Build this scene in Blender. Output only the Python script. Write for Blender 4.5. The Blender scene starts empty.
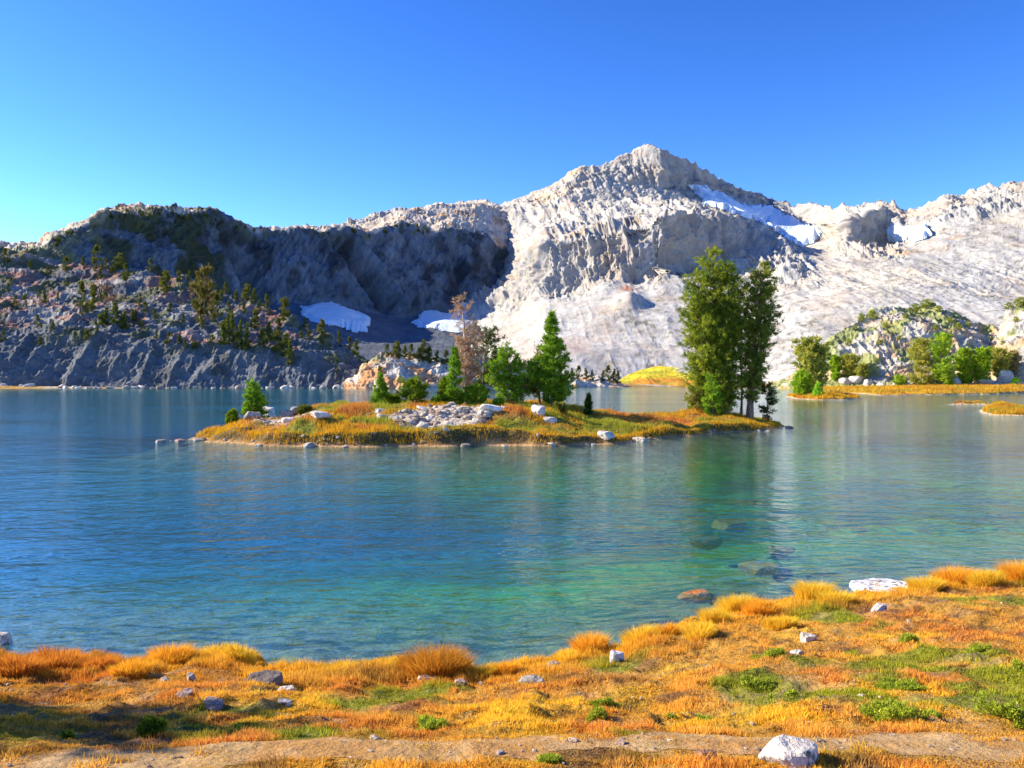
import bpy, math
import numpy as np
from mathutils import Vector

SC = bpy.context.scene
COL = SC.collection
F = 850.0; CX = 512.0; HY = 380.0; EYE = 4.0     # focal length in pixels, horizon row, eye height over the lake

# ------------------------------------------------------------------ camera
cam = bpy.data.cameras.new('camera')
cam.sensor_width = 36.0
cam.lens = 36.0 * F / 1024.0
cam.clip_start = 0.1
cam.clip_end = 20000
camo = bpy.data.objects.new('camera', cam)
COL.objects.link(camo)
camo.location = (0, 0, EYE)
camo.rotation_euler = (math.radians(90), 0, 0)
cam.shift_y = -(384 - HY) / 1024.0
SC.camera = camo

# ------------------------------------------------------------------ world and sun
SUN_EL = 29.5; SUN_AZ = -80.0                      # azimuth clockwise from +Y: left, a little beyond the lake
w = bpy.data.worlds.new('World'); SC.world = w; w.use_nodes = True
nt = w.node_tree
sky = nt.nodes.new('ShaderNodeTexSky'); sky.sky_type = 'NISHITA'; sky.sun_disc = False
sky.sun_elevation = math.radians(SUN_EL); sky.sun_rotation = math.radians(SUN_AZ)
sky.altitude = 2500; sky.air_density = 1.0; sky.dust_density = 0.7; sky.ozone_density = 2.0
hs = nt.nodes.new('ShaderNodeHueSaturation'); hs.inputs['Saturation'].default_value = 1.1; hs.inputs['Value'].default_value = 0.25
nt.links.new(sky.outputs[0], hs.inputs['Color'])
gm = nt.nodes.new('ShaderNodeGamma'); gm.inputs[1].default_value = 1.4; nt.links.new(hs.outputs[0], gm.inputs[0])   # the deep, contrasty blue of a high lake
h2 = nt.nodes.new('ShaderNodeHueSaturation'); h2.inputs['Value'].default_value = 7.3; h2.inputs['Hue'].default_value = 0.509; h2.inputs['Saturation'].default_value = 1.08; nt.links.new(gm.outputs[0], h2.inputs['Color'])
nt.links.new(h2.outputs[0], nt.nodes['Background'].inputs[0])
nt.nodes['Background'].inputs[1].default_value = 0.078
sl = bpy.data.lights.new('sun', 'SUN'); sl.energy = 5.0; sl.angle = math.radians(0.5); sl.color = (1.0, 0.87, 0.64)
so = bpy.data.objects.new('sun', sl); COL.objects.link(so)
_e, _a = math.radians(SUN_EL), math.radians(SUN_AZ)
SUN = Vector((math.sin(_a) * math.cos(_e), math.cos(_a) * math.cos(_e), math.sin(_e)))
so.rotation_euler = SUN.to_track_quat('Z', 'Y').to_euler()
so.location = SUN * 300
vs = SC.view_settings
SC.display_settings.display_device = 'sRGB'
vs.view_transform = 'Standard'; vs.look = 'None'; vs.gamma = 1.0; vs.exposure = 1.14; vs.use_curve_mapping = False
SC.cycles.max_bounces = 6; SC.cycles.transparent_max_bounces = 8
SC.cycles.diffuse_bounces = 3; SC.cycles.glossy_bounces = 3

# ------------------------------------------------------------------ noise
def _h(ix, iy, iz, s):
    h = (ix * 374761393 + iy * 668265263 + iz * 1440662683 + s * 362437) & 0xffffffff
    h = ((h ^ (h >> 13)) * 1274126177) & 0xffffffff
    h = ((h ^ (h >> 15)) * 2246822519) & 0xffffffff
    return ((h ^ (h >> 16)) & 0xffffff) / float(0xffffff)

def vn(P, s=0):
    i = np.floor(P).astype(np.int64); f = P - i; u = f * f * f * (f * (f * 6 - 15) + 10)
    x, y, z = i[:, 0], i[:, 1], i[:, 2]
    def L(a, b, t): return a + (b - a) * t
    c = [[[_h(x + a, y + b, z + d, s) for d in (0, 1)] for b in (0, 1)] for a in (0, 1)]
    k = [[L(c[a][b][0], c[a][b][1], u[:, 2]) for b in (0, 1)] for a in (0, 1)]
    j = [L(k[a][0], k[a][1], u[:, 1]) for a in (0, 1)]
    return L(j[0], j[1], u[:, 0])

def fbm(P, octv=4, s=0, gain=0.5):
    t = 0; a = 1; n = 0
    for o in range(octv):
        t = t + a * (vn(P * (2.03 ** o) + 17.3 * o, s + o) * 2 - 1); n += a; a *= gain
    return t / n                                    # about -1..1

def ridged(P, octv=4, s=0, gain=0.55):
    t = 0; a = 1; n = 0
    for o in range(octv):
        t = t + a * (1 - np.abs(vn(P * (2.07 ** o) + 9.1 * o, s + o) * 2 - 1)) ** 2; n += a; a *= gain
    return t / n                                    # 0..1

def P2(x, y, sc): return np.stack([x * sc, y * sc, np.zeros_like(x)], 1)
def sstep(a, b, x):
    t = np.clip((x - a) / (b - a), 0, 1); return t * t * (3 - 2 * t)
def mixc(c1, c2, t): return c1 * (1 - t[:, None]) + np.asarray(c2) * t[:, None]
def norm(v): return v / np.maximum(np.linalg.norm(v, axis=-1, keepdims=True), 1e-9)

# ------------------------------------------------------------------ mesh helpers
def mesh_np(name, V, Fc, mat, col=None, smooth=True, parent=None, loc=None):
    """V (n,3); Fc (m,3) or (m,4) int"""
    me = bpy.data.meshes.new(name)
    V = np.asarray(V, np.float32); Fc = np.asarray(Fc, np.int32)
    m, k = Fc.shape
    me.vertices.add(len(V)); me.vertices.foreach_set('co', V.ravel())
    me.loops.add(m * k); me.loops.foreach_set('vertex_index', Fc.ravel())
    me.polygons.add(m); me.polygons.foreach_set('loop_start', np.arange(0, m * k, k, dtype=np.int32))
    try: me.polygons.foreach_set('loop_total', np.full(m, k, np.int32))
    except Exception: pass
    me.polygons.foreach_set('use_smooth', np.full(m, smooth, bool))
    if col is not None:
        a = me.attributes.new('Col', 'FLOAT_COLOR', 'POINT')
        c = np.ones((len(V), 4), np.float32); c[:, :3] = np.clip(col, 0.002, 0.95)
        a.data.foreach_set('color', c.ravel())
    me.update(calc_edges=True)
    me.materials.append(mat)
    o = bpy.data.objects.new(name, me); COL.objects.link(o)
    if parent is not None: o.parent = parent
    if loc is not None: o.location = loc
    return o

def grid_faces(nc, nr):
    i = np.arange(nc - 1)[:, None] * nr + np.arange(nr - 1)[None, :]
    i = i.ravel()
    return np.stack([i, i + nr, i + nr + 1, i + 1], 1)

def tag(o, label=None, cat=None, group=None, kind=None):
    if label: o['label'] = label
    if cat: o['category'] = cat
    if group: o['group'] = group
    if kind: o['kind'] = kind
    return o

def empty(name, loc, label=None, cat=None, group=None):
    o = bpy.data.objects.new(name, None); COL.objects.link(o); o.location = loc
    o.empty_display_size = 0.3
    return tag(o, label, cat, group)

# ------------------------------------------------------------------ materials
def new_mat(name):
    m = bpy.data.materials.new(name); m.use_nodes = True
    n = m.node_tree.nodes; n.clear()
    out = n.new('ShaderNodeOutputMaterial')
    return m, m.node_tree, out

def N(nt, t, **k):
    n = nt.nodes.new(t)
    for a, b in k.items(): setattr(n, a, b)
    return n

def surf_mat(name, scales, var=0.35, bump=0.5, bdist=1.0, rough=0.9, base=None, stretch=(1, 1, 1), spots=None):
    """vertex colour (or base) varied by noise at the given scales, with bump"""
    m, t, out = new_mat(name)
    bs = N(t, 'ShaderNodeBsdfPrincipled'); bs.inputs['Roughness'].default_value = rough
    bs.inputs['Specular IOR Level'].default_value = 0.2
    t.links.new(bs.outputs[0], out.inputs[0])
    tc = N(t, 'ShaderNodeTexCoord'); mp = N(t, 'ShaderNodeMapping'); mp.inputs['Scale'].default_value = stretch
    t.links.new(tc.outputs['Object'], mp.inputs[0])
    if base is None:
        a = N(t, 'ShaderNodeAttribute', attribute_name='Col'); csock = a.outputs['Color']
    else:
        a = N(t, 'ShaderNodeRGB'); a.outputs[0].default_value = (*base, 1); csock = a.outputs[0]
    bumpn = None
    for i, s in enumerate(scales):
        nz = N(t, 'ShaderNodeTexNoise'); nz.inputs['Scale'].default_value = s
        nz.inputs['Detail'].default_value = 6; nz.inputs['Roughness'].default_value = 0.65
        t.links.new(mp.outputs[0], nz.inputs['Vector'])
        mr = N(t, 'ShaderNodeMapRange'); mr.inputs['From Min'].default_value = 0.3; mr.inputs['From Max'].default_value = 0.7
        mr.inputs['To Min'].default_value = 1 - var; mr.inputs['To Max'].default_value = 1 + var
        t.links.new(nz.outputs[0], mr.inputs[0])
        vm = N(t, 'ShaderNodeVectorMath', operation='SCALE')
        t.links.new(csock, vm.inputs[0]); t.links.new(mr.outputs[0], vm.inputs['Scale']); csock = vm.outputs[0]
        b = N(t, 'ShaderNodeBump'); b.inputs['Strength'].default_value = bump
        b.inputs['Distance'].default_value = bdist / s
        t.links.new(nz.outputs[0], b.inputs['Height'])
        if bumpn: t.links.new(bumpn.outputs[0], b.inputs['Normal'])
        bumpn = b
    if spots:
        vo = N(t, 'ShaderNodeTexNoise'); vo.inputs['Scale'].default_value = spots[0]; vo.inputs['Detail'].default_value = 3
        t.links.new(tc.outputs['Object'], vo.inputs['Vector'])
        mr = N(t, 'ShaderNodeMapRange'); mr.inputs['From Min'].default_value = spots[1]; mr.inputs['From Max'].default_value = spots[1] + 0.05
        t.links.new(vo.outputs[0], mr.inputs[0])
        mx = N(t, 'ShaderNodeMix', data_type='RGBA')
        t.links.new(mr.outputs[0], mx.inputs[0]); t.links.new(csock, mx.inputs[6]); mx.inputs[7].default_value = (*spots[2], 1)
        csock = mx.outputs[2]
    t.links.new(csock, bs.inputs['Base Color'])
    if bumpn: t.links.new(bumpn.outputs[0], bs.inputs['Normal'])
    return m

def leaf_mat(name, trans=0.3):
    m, t, out = new_mat(name)
    a = N(t, 'ShaderNodeAttribute', attribute_name='Col')
    d = N(t, 'ShaderNodeBsdfDiffuse'); tr = N(t, 'ShaderNodeBsdfTranslucent'); mx = N(t, 'ShaderNodeMixShader')
    mx.inputs[0].default_value = trans
    t.links.new(a.outputs['Color'], d.inputs[0]); t.links.new(a.outputs['Color'], tr.inputs[0])
    t.links.new(d.outputs[0], mx.inputs[1]); t.links.new(tr.outputs[0], mx.inputs[2]); t.links.new(mx.outputs[0], out.inputs[0])
    return m

M_MTN = surf_mat('granite_far', (0.05, 0.25), 0.16, 0.5, 0.16)
M_CLF = surf_mat('cliff_rock', (0.04, 0.2), 0.24, 0.6, 0.35, stretch=(1, 1, 0.35))
M_HILL = surf_mat('hill_rock', (0.15, 0.7), 0.22, 0.6, 0.45)
M_KNL = surf_mat('knoll_rock', (0.2, 1.0), 0.25, 0.6, 0.4)
M_GRD = surf_mat('soil', (2.0, 14.0), 0.25, 0.5, 1.0)
M_ISL = surf_mat('island_soil', (0.6, 3.0), 0.3, 0.6, 1.0)
M_FAR = surf_mat('far_ground', (0.05, 0.5), 0.25, 0.4, 1.0)
M_PATH = surf_mat('trail_dirt', (3.0, 25.0), 0.14, 0.4, 0.8)
M_SNOW = surf_mat('snow', (0.06, 0.3), 0.06, 0.4, 1.2, 0.6, base=(0.66, 0.78, 0.92))  # blue of shaded snow is put into the base colour
M_ROCK = surf_mat('boulder_granite', (3.0, 14.0), 0.16, 0.5, 1.0, spots=(9.0, 0.58, (0.16, 0.15, 0.14)))
M_ROCKF = surf_mat('stone_granite', (0.8, 4.0), 0.22, 0.5, 1.0)
M_LEAF = leaf_mat('pine_needles', 0.38)
M_GRASS = leaf_mat('grass_blades', 0.4)
M_BARK = surf_mat('bark', (1.5, 6.0), 0.3, 0.7, 1.0, stretch=(1, 1, 0.25))

# water
m, t, out = new_mat('lake_water')
tc = N(t, 'ShaderNodeTexCoord'); 
big = N(t, 'ShaderNodeTexNoise'); big.inputs['Scale'].default_value = 0.035; big.inputs['Detail'].default_value = 3
mpb = N(t, 'ShaderNodeMapping'); mpb.inputs['Scale'].default_value = (0.4, 1.6, 1)
t.links.new(tc.outputs['Object'], mpb.inputs[0]); t.links.new(mpb.outputs[0], big.inputs['Vector'])
amp = N(t, 'ShaderNodeMapRange'); amp.inputs['From Min'].default_value = 0.35; amp.inputs['From Max'].default_value = 0.65
amp.inputs['To Min'].default_value = 0.6; amp.inputs['To Max'].default_value = 1.25
t.links.new(big.outputs[0], amp.inputs[0])
prev = None
for sc_, dist, stx, rot in ((1.5, 0.030, (0.7, 1.2, 1), 14), (4.0, 0.013, (0.7, 1.2, 1), -12), (10.0, 0.0045, (0.8, 1.1, 1), 25), (0.35, 0.05, (0.8, 1.2, 1), 5)):
    mp = N(t, 'ShaderNodeMapping'); mp.inputs['Scale'].default_value = stx; mp.inputs['Rotation'].default_value = (0, 0, math.radians(rot))
    nz = N(t, 'ShaderNodeTexNoise'); nz.inputs['Scale'].default_value = sc_; nz.inputs['Detail'].default_value = 2; nz.inputs['Roughness'].default_value = 0.5
    nz.inputs['Distortion'].default_value = 0.4
    b = N(t, 'ShaderNodeBump'); b.inputs['Distance'].default_value = dist * 1.9
    t.links.new(amp.outputs[0], b.inputs['Strength'])
    t.links.new(tc.outputs['Object'], mp.inputs[0]); t.links.new(mp.outputs[0], nz.inputs['Vector'])
    t.links.new(nz.outputs[0], b.inputs['Height'])
    if prev: t.links.new(prev.outputs[0], b.inputs['Normal'])
    prev = b
fr = N(t, 'ShaderNodeFresnel'); fr.inputs['IOR'].default_value = 1.33; t.links.new(prev.outputs[0], fr.inputs['Normal'])
gl = N(t, 'ShaderNodeBsdfGlossy'); gl.inputs['Roughness'].default_value = 0.06; gl.inputs['Color'].default_value = (0.84, 0.94, 0.99, 1)
t.links.new(prev.outputs[0], gl.inputs['Normal'])
df = N(t, 'ShaderNodeBsdfDiffuse'); df.inputs['Color'].default_value = (0.004, 0.19, 0.17, 1)
tr = N(t, 'ShaderNodeBsdfTransparent'); tr.inputs['Color'].default_value = (0.68, 0.92, 0.88, 1)
m1 = N(t, 'ShaderNodeMixShader')
at = N(t, 'ShaderNodeAttribute', attribute_name='Col'); mrd = N(t, 'ShaderNodeMapRange'); mrd.inputs['To Min'].default_value = 0.97; mrd.inputs['To Max'].default_value = 0.55
sx = N(t, 'ShaderNodeSeparateColor'); t.links.new(at.outputs['Color'], sx.inputs[0]); t.links.new(sx.outputs[0], mrd.inputs[0]); t.links.new(mrd.outputs[0], m1.inputs[0])
t.links.new(df.outputs[0], m1.inputs[1]); t.links.new(tr.outputs[0], m1.inputs[2])
m2 = N(t, 'ShaderNodeMixShader')
gb = N(t, 'ShaderNodeNewGeometry'); iv = N(t, 'ShaderNodeMath', operation='SUBTRACT'); iv.inputs[0].default_value = 1.0; t.links.new(gb.outputs['Backfacing'], iv.inputs[1])   # sunlight refracted down into the lake is not lost at the underside
fm = N(t, 'ShaderNodeMath', operation='MULTIPLY'); t.links.new(fr.outputs[0], fm.inputs[0]); t.links.new(iv.outputs[0], fm.inputs[1]); t.links.new(fm.outputs[0], m2.inputs[0])
t.links.new(m1.outputs[0], m2.inputs[1]); t.links.new(gl.outputs[0], m2.inputs[2]); t.links.new(m2.outputs[0], out.inputs[0])
M_WATER = m

# ------------------------------------------------------------------ pixel <-> world for tracing
def W(px, py, d):
    px, py, d = np.broadcast_arrays(np.asarray(px, float), np.asarray(py, float), np.asarray(d, float))
    return np.stack([(px - CX) / F * d, d, EYE + (HY - py) * d / F], -1)

def in_poly(x, y, poly):
    r = np.zeros(len(x), bool); n = len(poly)
    for i in range(n):
        x1, y1 = poly[i]; x2, y2 = poly[(i + 1) % n]
        if y1 == y2: continue
        c = ((y1 > y) != (y2 > y)) & (x < (x2 - x1) * (y - y1) / (y2 - y1) + x1)
        r ^= c
    return r

def smooth1(a, k):
    if k < 1: return a
    ker = np.hanning(2 * k + 3)[1:-1]; ker /= ker.sum()
    p = np.concatenate([np.repeat(a[:1], k, 0), a, np.repeat(a[-1:], k, 0)])
    return np.apply_along_axis(lambda v: np.convolve(v, ker, 'valid'), 0, p)

class Net: pass

def build_net(cols, step, nrows, smooth=12, ridge=None, ridge_row=None, warp=(6, 0.35), back=None, seed=0, dip=True):
    """cols: list of (px, [(py,d)...]); returns dense grid of world points. ridge: dense silhouette polyline"""
    px0, px1 = cols[0][0], cols[-1][0]
    PX = np.arange(px0, px1 + step * .5, step)
    K = [c[0] for c in cols]; R = len(cols[0][1])
    py = np.stack([np.interp(PX, K, [c[1][r][0] for c in cols]) for r in range(R)], 1)
    dd = np.stack([np.interp(PX, K, [c[1][r][1] for c in cols]) for r in range(R)], 1)
    k = int(smooth / step)
    py = smooth1(py, k); dd = smooth1(dd, k)
    if ridge is not None:
        py[:, ridge_row] = smooth1(np.interp(PX, [a for a, b in ridge], [b for a, b in ridge])[:, None], max(1, int(2 / step)))[:, 0]
    z = EYE + (HY - py) * dd / F
    x = (PX[:, None] - CX) / F * dd
    y = dd
    if dip:                                        # skirt below the ground / water at the foot
        x = np.concatenate([(PX[:, None] - CX) / F * (dd[:, :1] - 4), x], 1); y = np.concatenate([dd[:, :1] - 4, y], 1); z = np.concatenate([np.full((len(PX), 1), -4.0), z], 1)
        py = np.concatenate([py[:, :1] + 6, py], 1)
    if back:
        bd, bz = back
        yb = y[:, -1:] + bd; x = np.concatenate([x, (PX[:, None] - CX) / F * yb], 1); z = np.concatenate([z, z[:, -1:] * bz], 1); y = np.concatenate([y, yb], 1)
        py = np.concatenate([py, py[:, -1:] + 60], 1)
    R = x.shape[1]
    # dense rows
    seg = nrows
    V = []
    for r in range(R - 1):
        n = seg[r] if r < len(seg) else seg[-1]
        V += [r + i / n for i in range(n)]
    V = np.array(V + [R - 1.0])
    C, VV = np.meshgrid(np.arange(len(PX)), V, indexing='ij')
    base = np.stack([C.ravel() * step / 40.0, VV.ravel() * 1.3, np.zeros(C.size)], 1)
    w1 = fbm(base * 1.5, 2, seed + 50).reshape(C.shape); w2 = fbm(base * 1.6, 2, seed + 60).reshape(C.shape)
    edge = np.clip(np.minimum(VV, (R - 1 - VV)) * 1.5, 0, 1)
    rr = (R - 2) if back else (R - 1)
    keep = np.clip(np.abs(VV - rr) * 2.5, 0, 1) * edge
    Cw = np.clip(C + w1 * warp[0] / step * keep, 0, len(PX) - 1); Vw = np.clip(VV + w2 * warp[1] * keep, 0, R - 1)
    def samp(A):
        c0 = np.clip(np.floor(Cw).astype(int), 0, len(PX) - 2); r0 = np.clip(np.floor(Vw).astype(int), 0, R - 2)
        fc = Cw - c0; fr_ = Vw - r0
        return (A[c0, r0] * (1 - fc) * (1 - fr_) + A[c0 + 1, r0] * fc * (1 - fr_) + A[c0, r0 + 1] * (1 - fc) * fr_ + A[c0 + 1, r0 + 1] * fc * fr_)
    g = Net(); g.P = np.stack([samp(x), samp(y), samp(z)], -1); g.V = VV; g.PX = PX; g.shape = C.shape; g.keep = keep
    g.px, g.py = pix(g.P)
    return g

def pix(P):
    return CX + P[..., 0] / P[..., 1] * F, HY - (P[..., 2] - EYE) / P[..., 1] * F

def grid_normals(P):
    dc = np.gradient(P, axis=0); dr = np.gradient(P, axis=1)
    return norm(np.cross(dc, dr))

def flat(A): return A.reshape(-1, A.shape[-1]) if A.ndim == 3 else A.ravel()

def snow_from(name, g, polys, off, jit=3.0, seed=3, label=None, lift=None):
    px, py = flat(g.px), flat(g.py)
    q = flat(g.P)
    jx = fbm(q / 34.0, 3, seed) * jit; jy = fbm(q / 34.0, 3, seed + 9) * jit * .6
    inside = np.zeros(len(px), bool)
    for p in polys: inside |= in_poly(px + jx, py + jy, p)
    nc, nr = g.shape
    fc = grid_faces(nc, nr); okf = inside[fc].all(1); fc = fc[okf]
    if len(fc) == 0: return None
    Ps = g.Psm if hasattr(g, 'Psm') else g.P
    Nn = grid_normals(Ps)
    # feather to zero thickness at the rim
    ins = inside.reshape(nc, nr).astype(float); s = ins.copy()
    for k in range(5):
        s = np.minimum(s, np.minimum(np.minimum(np.roll(s, 1, 0), np.roll(s, -1, 0)), np.minimum(np.roll(s, 1, 1), np.roll(s, -1, 1))) + 0.2)
    pos = Ps + Nn * (off * (s[..., None] * 1.0)) + (g.P - Ps) * (1 - s[..., None])
    pos = flat(pos)
    used = np.unique(fc); mp = np.full(len(pos), -1); mp[used] = np.arange(len(used))
    o = mesh_np(name, pos[used], mp[fc], M_SNOW)
    return tag(o, kind='structure')

# ------------------------------------------------------------------ GROUND: near shore function
BANK_PX = [(-400, 640), (-150, 645), (0, 652), (60, 655), (110, 663), (160, 657), (240, 661), (300, 667), (400, 670), (440, 668), (500, 671), (540, 667), (580, 658),
           (620, 647), (680, 627), (740, 608), (800, 600), (860, 590), (920, 584), (980, 578), (1024, 574), (1150, 560), (1400, 545)]
BANK_Z = 0.42
_bx, _by = [], []
for a, b in BANK_PX:
    d = (EYE - BANK_Z) * F / (b - HY); _bx.append((a - CX) / F * d); _by.append(d)
_o = np.argsort(_bx); _bx = np.array(_bx)[_o]; _by = np.array(_by)[_o]
_bx = np.concatenate([[-3000, -60], _bx, [60, 3000]]); _by = np.concatenate([[9, 9.5], _by, [45, 60]])
def ybank(x): return np.interp(x, _bx, _by) + 0.12 * np.sin(x * 3.1) + 0.08 * np.sin(x * 7.3 + 1)
def znear(x, y, detail=True):
    yb = ybank(x); y0 = 5.2
    t = (y - y0) / (yb - y0)
    zl = 1.78 - (1.78 - BANK_Z) * np.clip(t, 0, 1) ** 0.92
    zl = np.where(y < y0, 1.78 + (y0 - y) * 0.12, zl)
    zl = np.where(y < -10, 1.78 + 15.2 * .12 + (-10 - y) * 0.02, zl)
    e = y - yb
    zd = np.where(e < 0.55, BANK_Z - 0.62 * sstep(0, 0.55, e), -0.20 - 0.125 * (e - 0.55))
    z = np.where(e > 0, zd, zl)
    lim = 2.3 + 3 * sstep(70, 110, y) + 4.5 * sstep(14, -16, x - 0.10 * (y - 30)) + np.sin(x * .21) * np.sin(y * .13) * .5; z = -lim * np.tanh(np.maximum(-z, 0) / lim) + np.maximum(z, 0)
    if detail:
        p = P2(np.ravel(x), np.ravel(y), 1.0)
        land = np.clip(1 - e.ravel() * 3, 0.15, 1)
        m = path_mask(np.ravel(x), np.ravel(y), -0.45, 0.12) if _ready else 0
        z = z + ((fbm(p * 0.8, 2, 5) * 0.09 + (ridged(p * 2.6, 3, 6) - 0.5) * 0.11 + fbm(p * 8, 2, 7) * 0.02) * land * (1 - 0.85 * m)).reshape(z.shape)
    return z
_ready = False
def hit_near(px, py):
    d = np.linspace(2.5, 40, 3000); x = (px - CX) / F * d; zr = EYE - (py - HY) * d / F
    g_ = znear(x, d, False); k = np.argmax(zr < g_)
    return x[k], d[k]
UP = [(-250, 757), (0, 757), (100, 749), (300, 741), (450, 739), (600, 735), (800, 736), (1024, 737), (1250, 735)]
LO = [(-250, 790), (0, 785), (100, 773), (300, 765), (450, 756), (560, 753), (740, 756), (860, 756), (1024, 762), (1250, 768)]
_u = np.array([hit_near(*p) for p in UP]); _l = np.array([hit_near(*p) for p in LO])
def path_mask(x, y, a=-0.05, b=0.06):
    yu = np.interp(x, _u[:, 0], _u[:, 1]); yl = np.interp(x, _l[:, 0], _l[:, 1])
    j = fbm(P2(x, y * 1.5, 1.8), 4, 31) * 0.24
    return sstep(a, b, np.minimum(yu - y, y - yl) + j)
_ready = True

def far_r(az_px):
    return np.interp(az_px, [-1500, -300, 0, 350, 440, 500, 560, 600, 690, 720, 790, 850, 1024, 1300, 2500],
                     [330, 440, 450, 445, 405, 430, 480, 490, 545, 490, 440, 365, 345, 320, 250])

GOLD = (0.85, 0.50, 0.04); ORNG = (0.70, 0.37, 0.06); RUST = (0.58, 0.20, 0.05); GREEN = (0.26, 0.32, 0.025); DIRT = (0.30, 0.19, 0.12); BRWN = (0.20, 0.11, 0.06)
def meadow_color(x, y):
    """dry-meadow colour field over the near shore"""
    p = P2(x, y, 1.0); n = len(x)
    c = np.tile(np.array(ORNG), (n, 1))
    c = mixc(c, GOLD, sstep(0.0, 0.5, fbm(p * 1.1, 3, 11)) * 0.8)
    c = mixc(c, RUST, sstep(0.05, 0.45, fbm(p * 1.3 + 5, 3, 12)) * 0.6)
    c = mixc(c, BRWN, sstep(0.15, 0.5, fbm(p * 2.1 + 9, 3, 13)) * 0.7)
    e = y - ybank(x)
    c = mixc(c, GOLD, sstep(-1.5, -0.3, e) * 0.75 * sstep(-6.5, -2.5, x))
    mid = sstep(-0.6, -1.6, e) * sstep(4.7, 5.3, y)
    c = mixc(c, GREEN, sstep(0.12, 0.36, fbm(p * 0.9 + 20, 3, 14)) * 0.85 * mid)
    left = sstep(-2.4, -5.0, x)
    c = mixc(c, (0.42, 0.13, 0.025), left * 0.55)
    c = mixc(c, (0.14, 0.13, 0.03), left * sstep(7.6, 6.2, y) * sstep(-0.2, 0.3, fbm(p * 1.5, 2, 15)) * 0.7)
    return c

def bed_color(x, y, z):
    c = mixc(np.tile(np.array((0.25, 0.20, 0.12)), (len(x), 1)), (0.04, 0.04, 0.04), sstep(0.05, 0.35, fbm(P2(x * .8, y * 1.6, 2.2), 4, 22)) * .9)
    lf = sstep(2, -14, x)[:, None]; depth_tint = np.array([[0.08, 0.32, 0.02]]) * (1 - lf) + np.array([[0.008, 0.11, 0.22]]) * lf
    kk = sstep(.35, 1.9, -z)[:, None]; c = c * (1 - kk) + depth_tint * kk  # algae green, and water's absorption of light with depth painted as bed colour
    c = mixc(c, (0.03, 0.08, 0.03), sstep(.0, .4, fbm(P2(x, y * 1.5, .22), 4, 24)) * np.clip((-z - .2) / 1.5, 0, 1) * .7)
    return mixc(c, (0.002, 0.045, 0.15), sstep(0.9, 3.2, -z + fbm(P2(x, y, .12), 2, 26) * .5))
def shore_sheet():
    xs = np.arange(-17, 20.01, 0.055); ys = np.concatenate([np.arange(1.5, 4, .05), np.arange(4, 6.6, 0.025), np.arange(6.6, 18, 0.055), np.arange(18, 30, 0.15)])
    X, Y = np.meshgrid(xs, ys, indexing='ij'); Z = znear(X, Y)
    x, y, z = X.ravel(), Y.ravel(), Z.ravel()
    c = meadow_color(x, y) * 0.55
    n = fbm(P2(x, y, 3.0), 3, 21)
    c = mixc(c, DIRT, sstep(0.0, 0.5, n) * 0.5)
    wet = sstep(0.16, 0.02, z)
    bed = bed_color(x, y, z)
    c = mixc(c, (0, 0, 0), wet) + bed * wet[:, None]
    o = mesh_np('shore_ground', np.stack([x, y, z], 1), grid_faces(len(xs), len(ys)), M_GRD, c)
    tag(o, kind='structure')
    # trail: same surface, 5 mm higher
    gx, gy = len(xs), len(ys); pm = path_mask(x, y); fc = grid_faces(gx, gy); ok = (pm[fc] > 0.45).all(1) & (np.abs(x[fc]) < 9).all(1) & (y[fc] > 3.5).all(1); fc = fc[ok]; u = np.unique(fc)
    mp = np.full(len(x), -1); mp[u] = np.arange(len(u)); x, y, z, pm = x[u], y[u], z[u], pm[u]
    c = np.tile(np.array((0.36, 0.23, 0.10)), (len(x), 1)); c = mixc(c, (0.38, 0.19, 0.05), sstep(-0.2, 0.4, fbm(P2(x, y, 1.6), 3, 42)) * 0.8)
    c = mixc(c, (0.50, 0.34, 0.18), sstep(0.1, 0.5, fbm(P2(x, y, 6.0), 2, 43)) * 0.5); c = mixc(c, (0.30, 0.16, 0.07), sstep(.95, .5, pm) * .8)
    o = mesh_np('path', np.stack([x, y, z + 0.003], 1), mp[fc], M_PATH, c)
    tag(o, kind='structure')
shore_sheet()

def far_z(x, y):
    r = np.hypot(x, y); az = np.where(y > 1, CX + F * x / np.maximum(y, 1), np.where(x > 0, 2500, -1500))
    az = np.clip(az, -1500, 2500)
    return np.clip((r - far_r(az)) * 0.06, -7, 2.0) + np.clip((r - 700) * 0.02, 0, 10)

def ground_sheet():
    az = np.radians(np.concatenate([np.arange(-180, -45, 3), np.arange(-45, 45, 0.25), np.arange(45, 180.1, 3)]))
    r = np.concatenate([[0.01, 2, 4, 6], np.geomspace(8, 9000, 260)])
    A, R = np.meshgrid(az, r, indexing='ij'); X = np.sin(A) * R; Y = np.cos(A) * R
    zn = znear(X, Y, False); zf = far_z(X, Y)
    zn = np.where(np.abs(X) > 2500, -7, zn); zn = np.where(R > 900, -7, zn)
    Z = np.maximum(zn, zf)
    box = (X > -16) & (X < 19) & (Y > 2) & (Y < 28.5)
    Z = np.where(box, Z - 0.35, np.where((X > -19) & (X < 22) & (Y > -1) & (Y < 32), Z - 0.12, Z))
    x, y, z = X.ravel(), Y.ravel(), Z.ravel()
    c = np.tile(np.array((0.42, 0.37, 0.28)), (len(x), 1))
    c = mixc(c, (0.42, 0.25, 0.05), sstep(-0.1, 0.3, fbm(P2(x, y, 0.03), 3, 70)))
    near = (y < 30) & (z > -0.2)
    c[near] = np.array(ORNG) * 0.7
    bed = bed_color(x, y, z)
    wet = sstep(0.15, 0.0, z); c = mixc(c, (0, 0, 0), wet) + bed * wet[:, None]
    o = mesh_np('ground', np.stack([x, y, z], 1), grid_faces(len(az), len(r)), M_FAR, c)
    tag(o, kind='structure')
ground_sheet()


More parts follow.
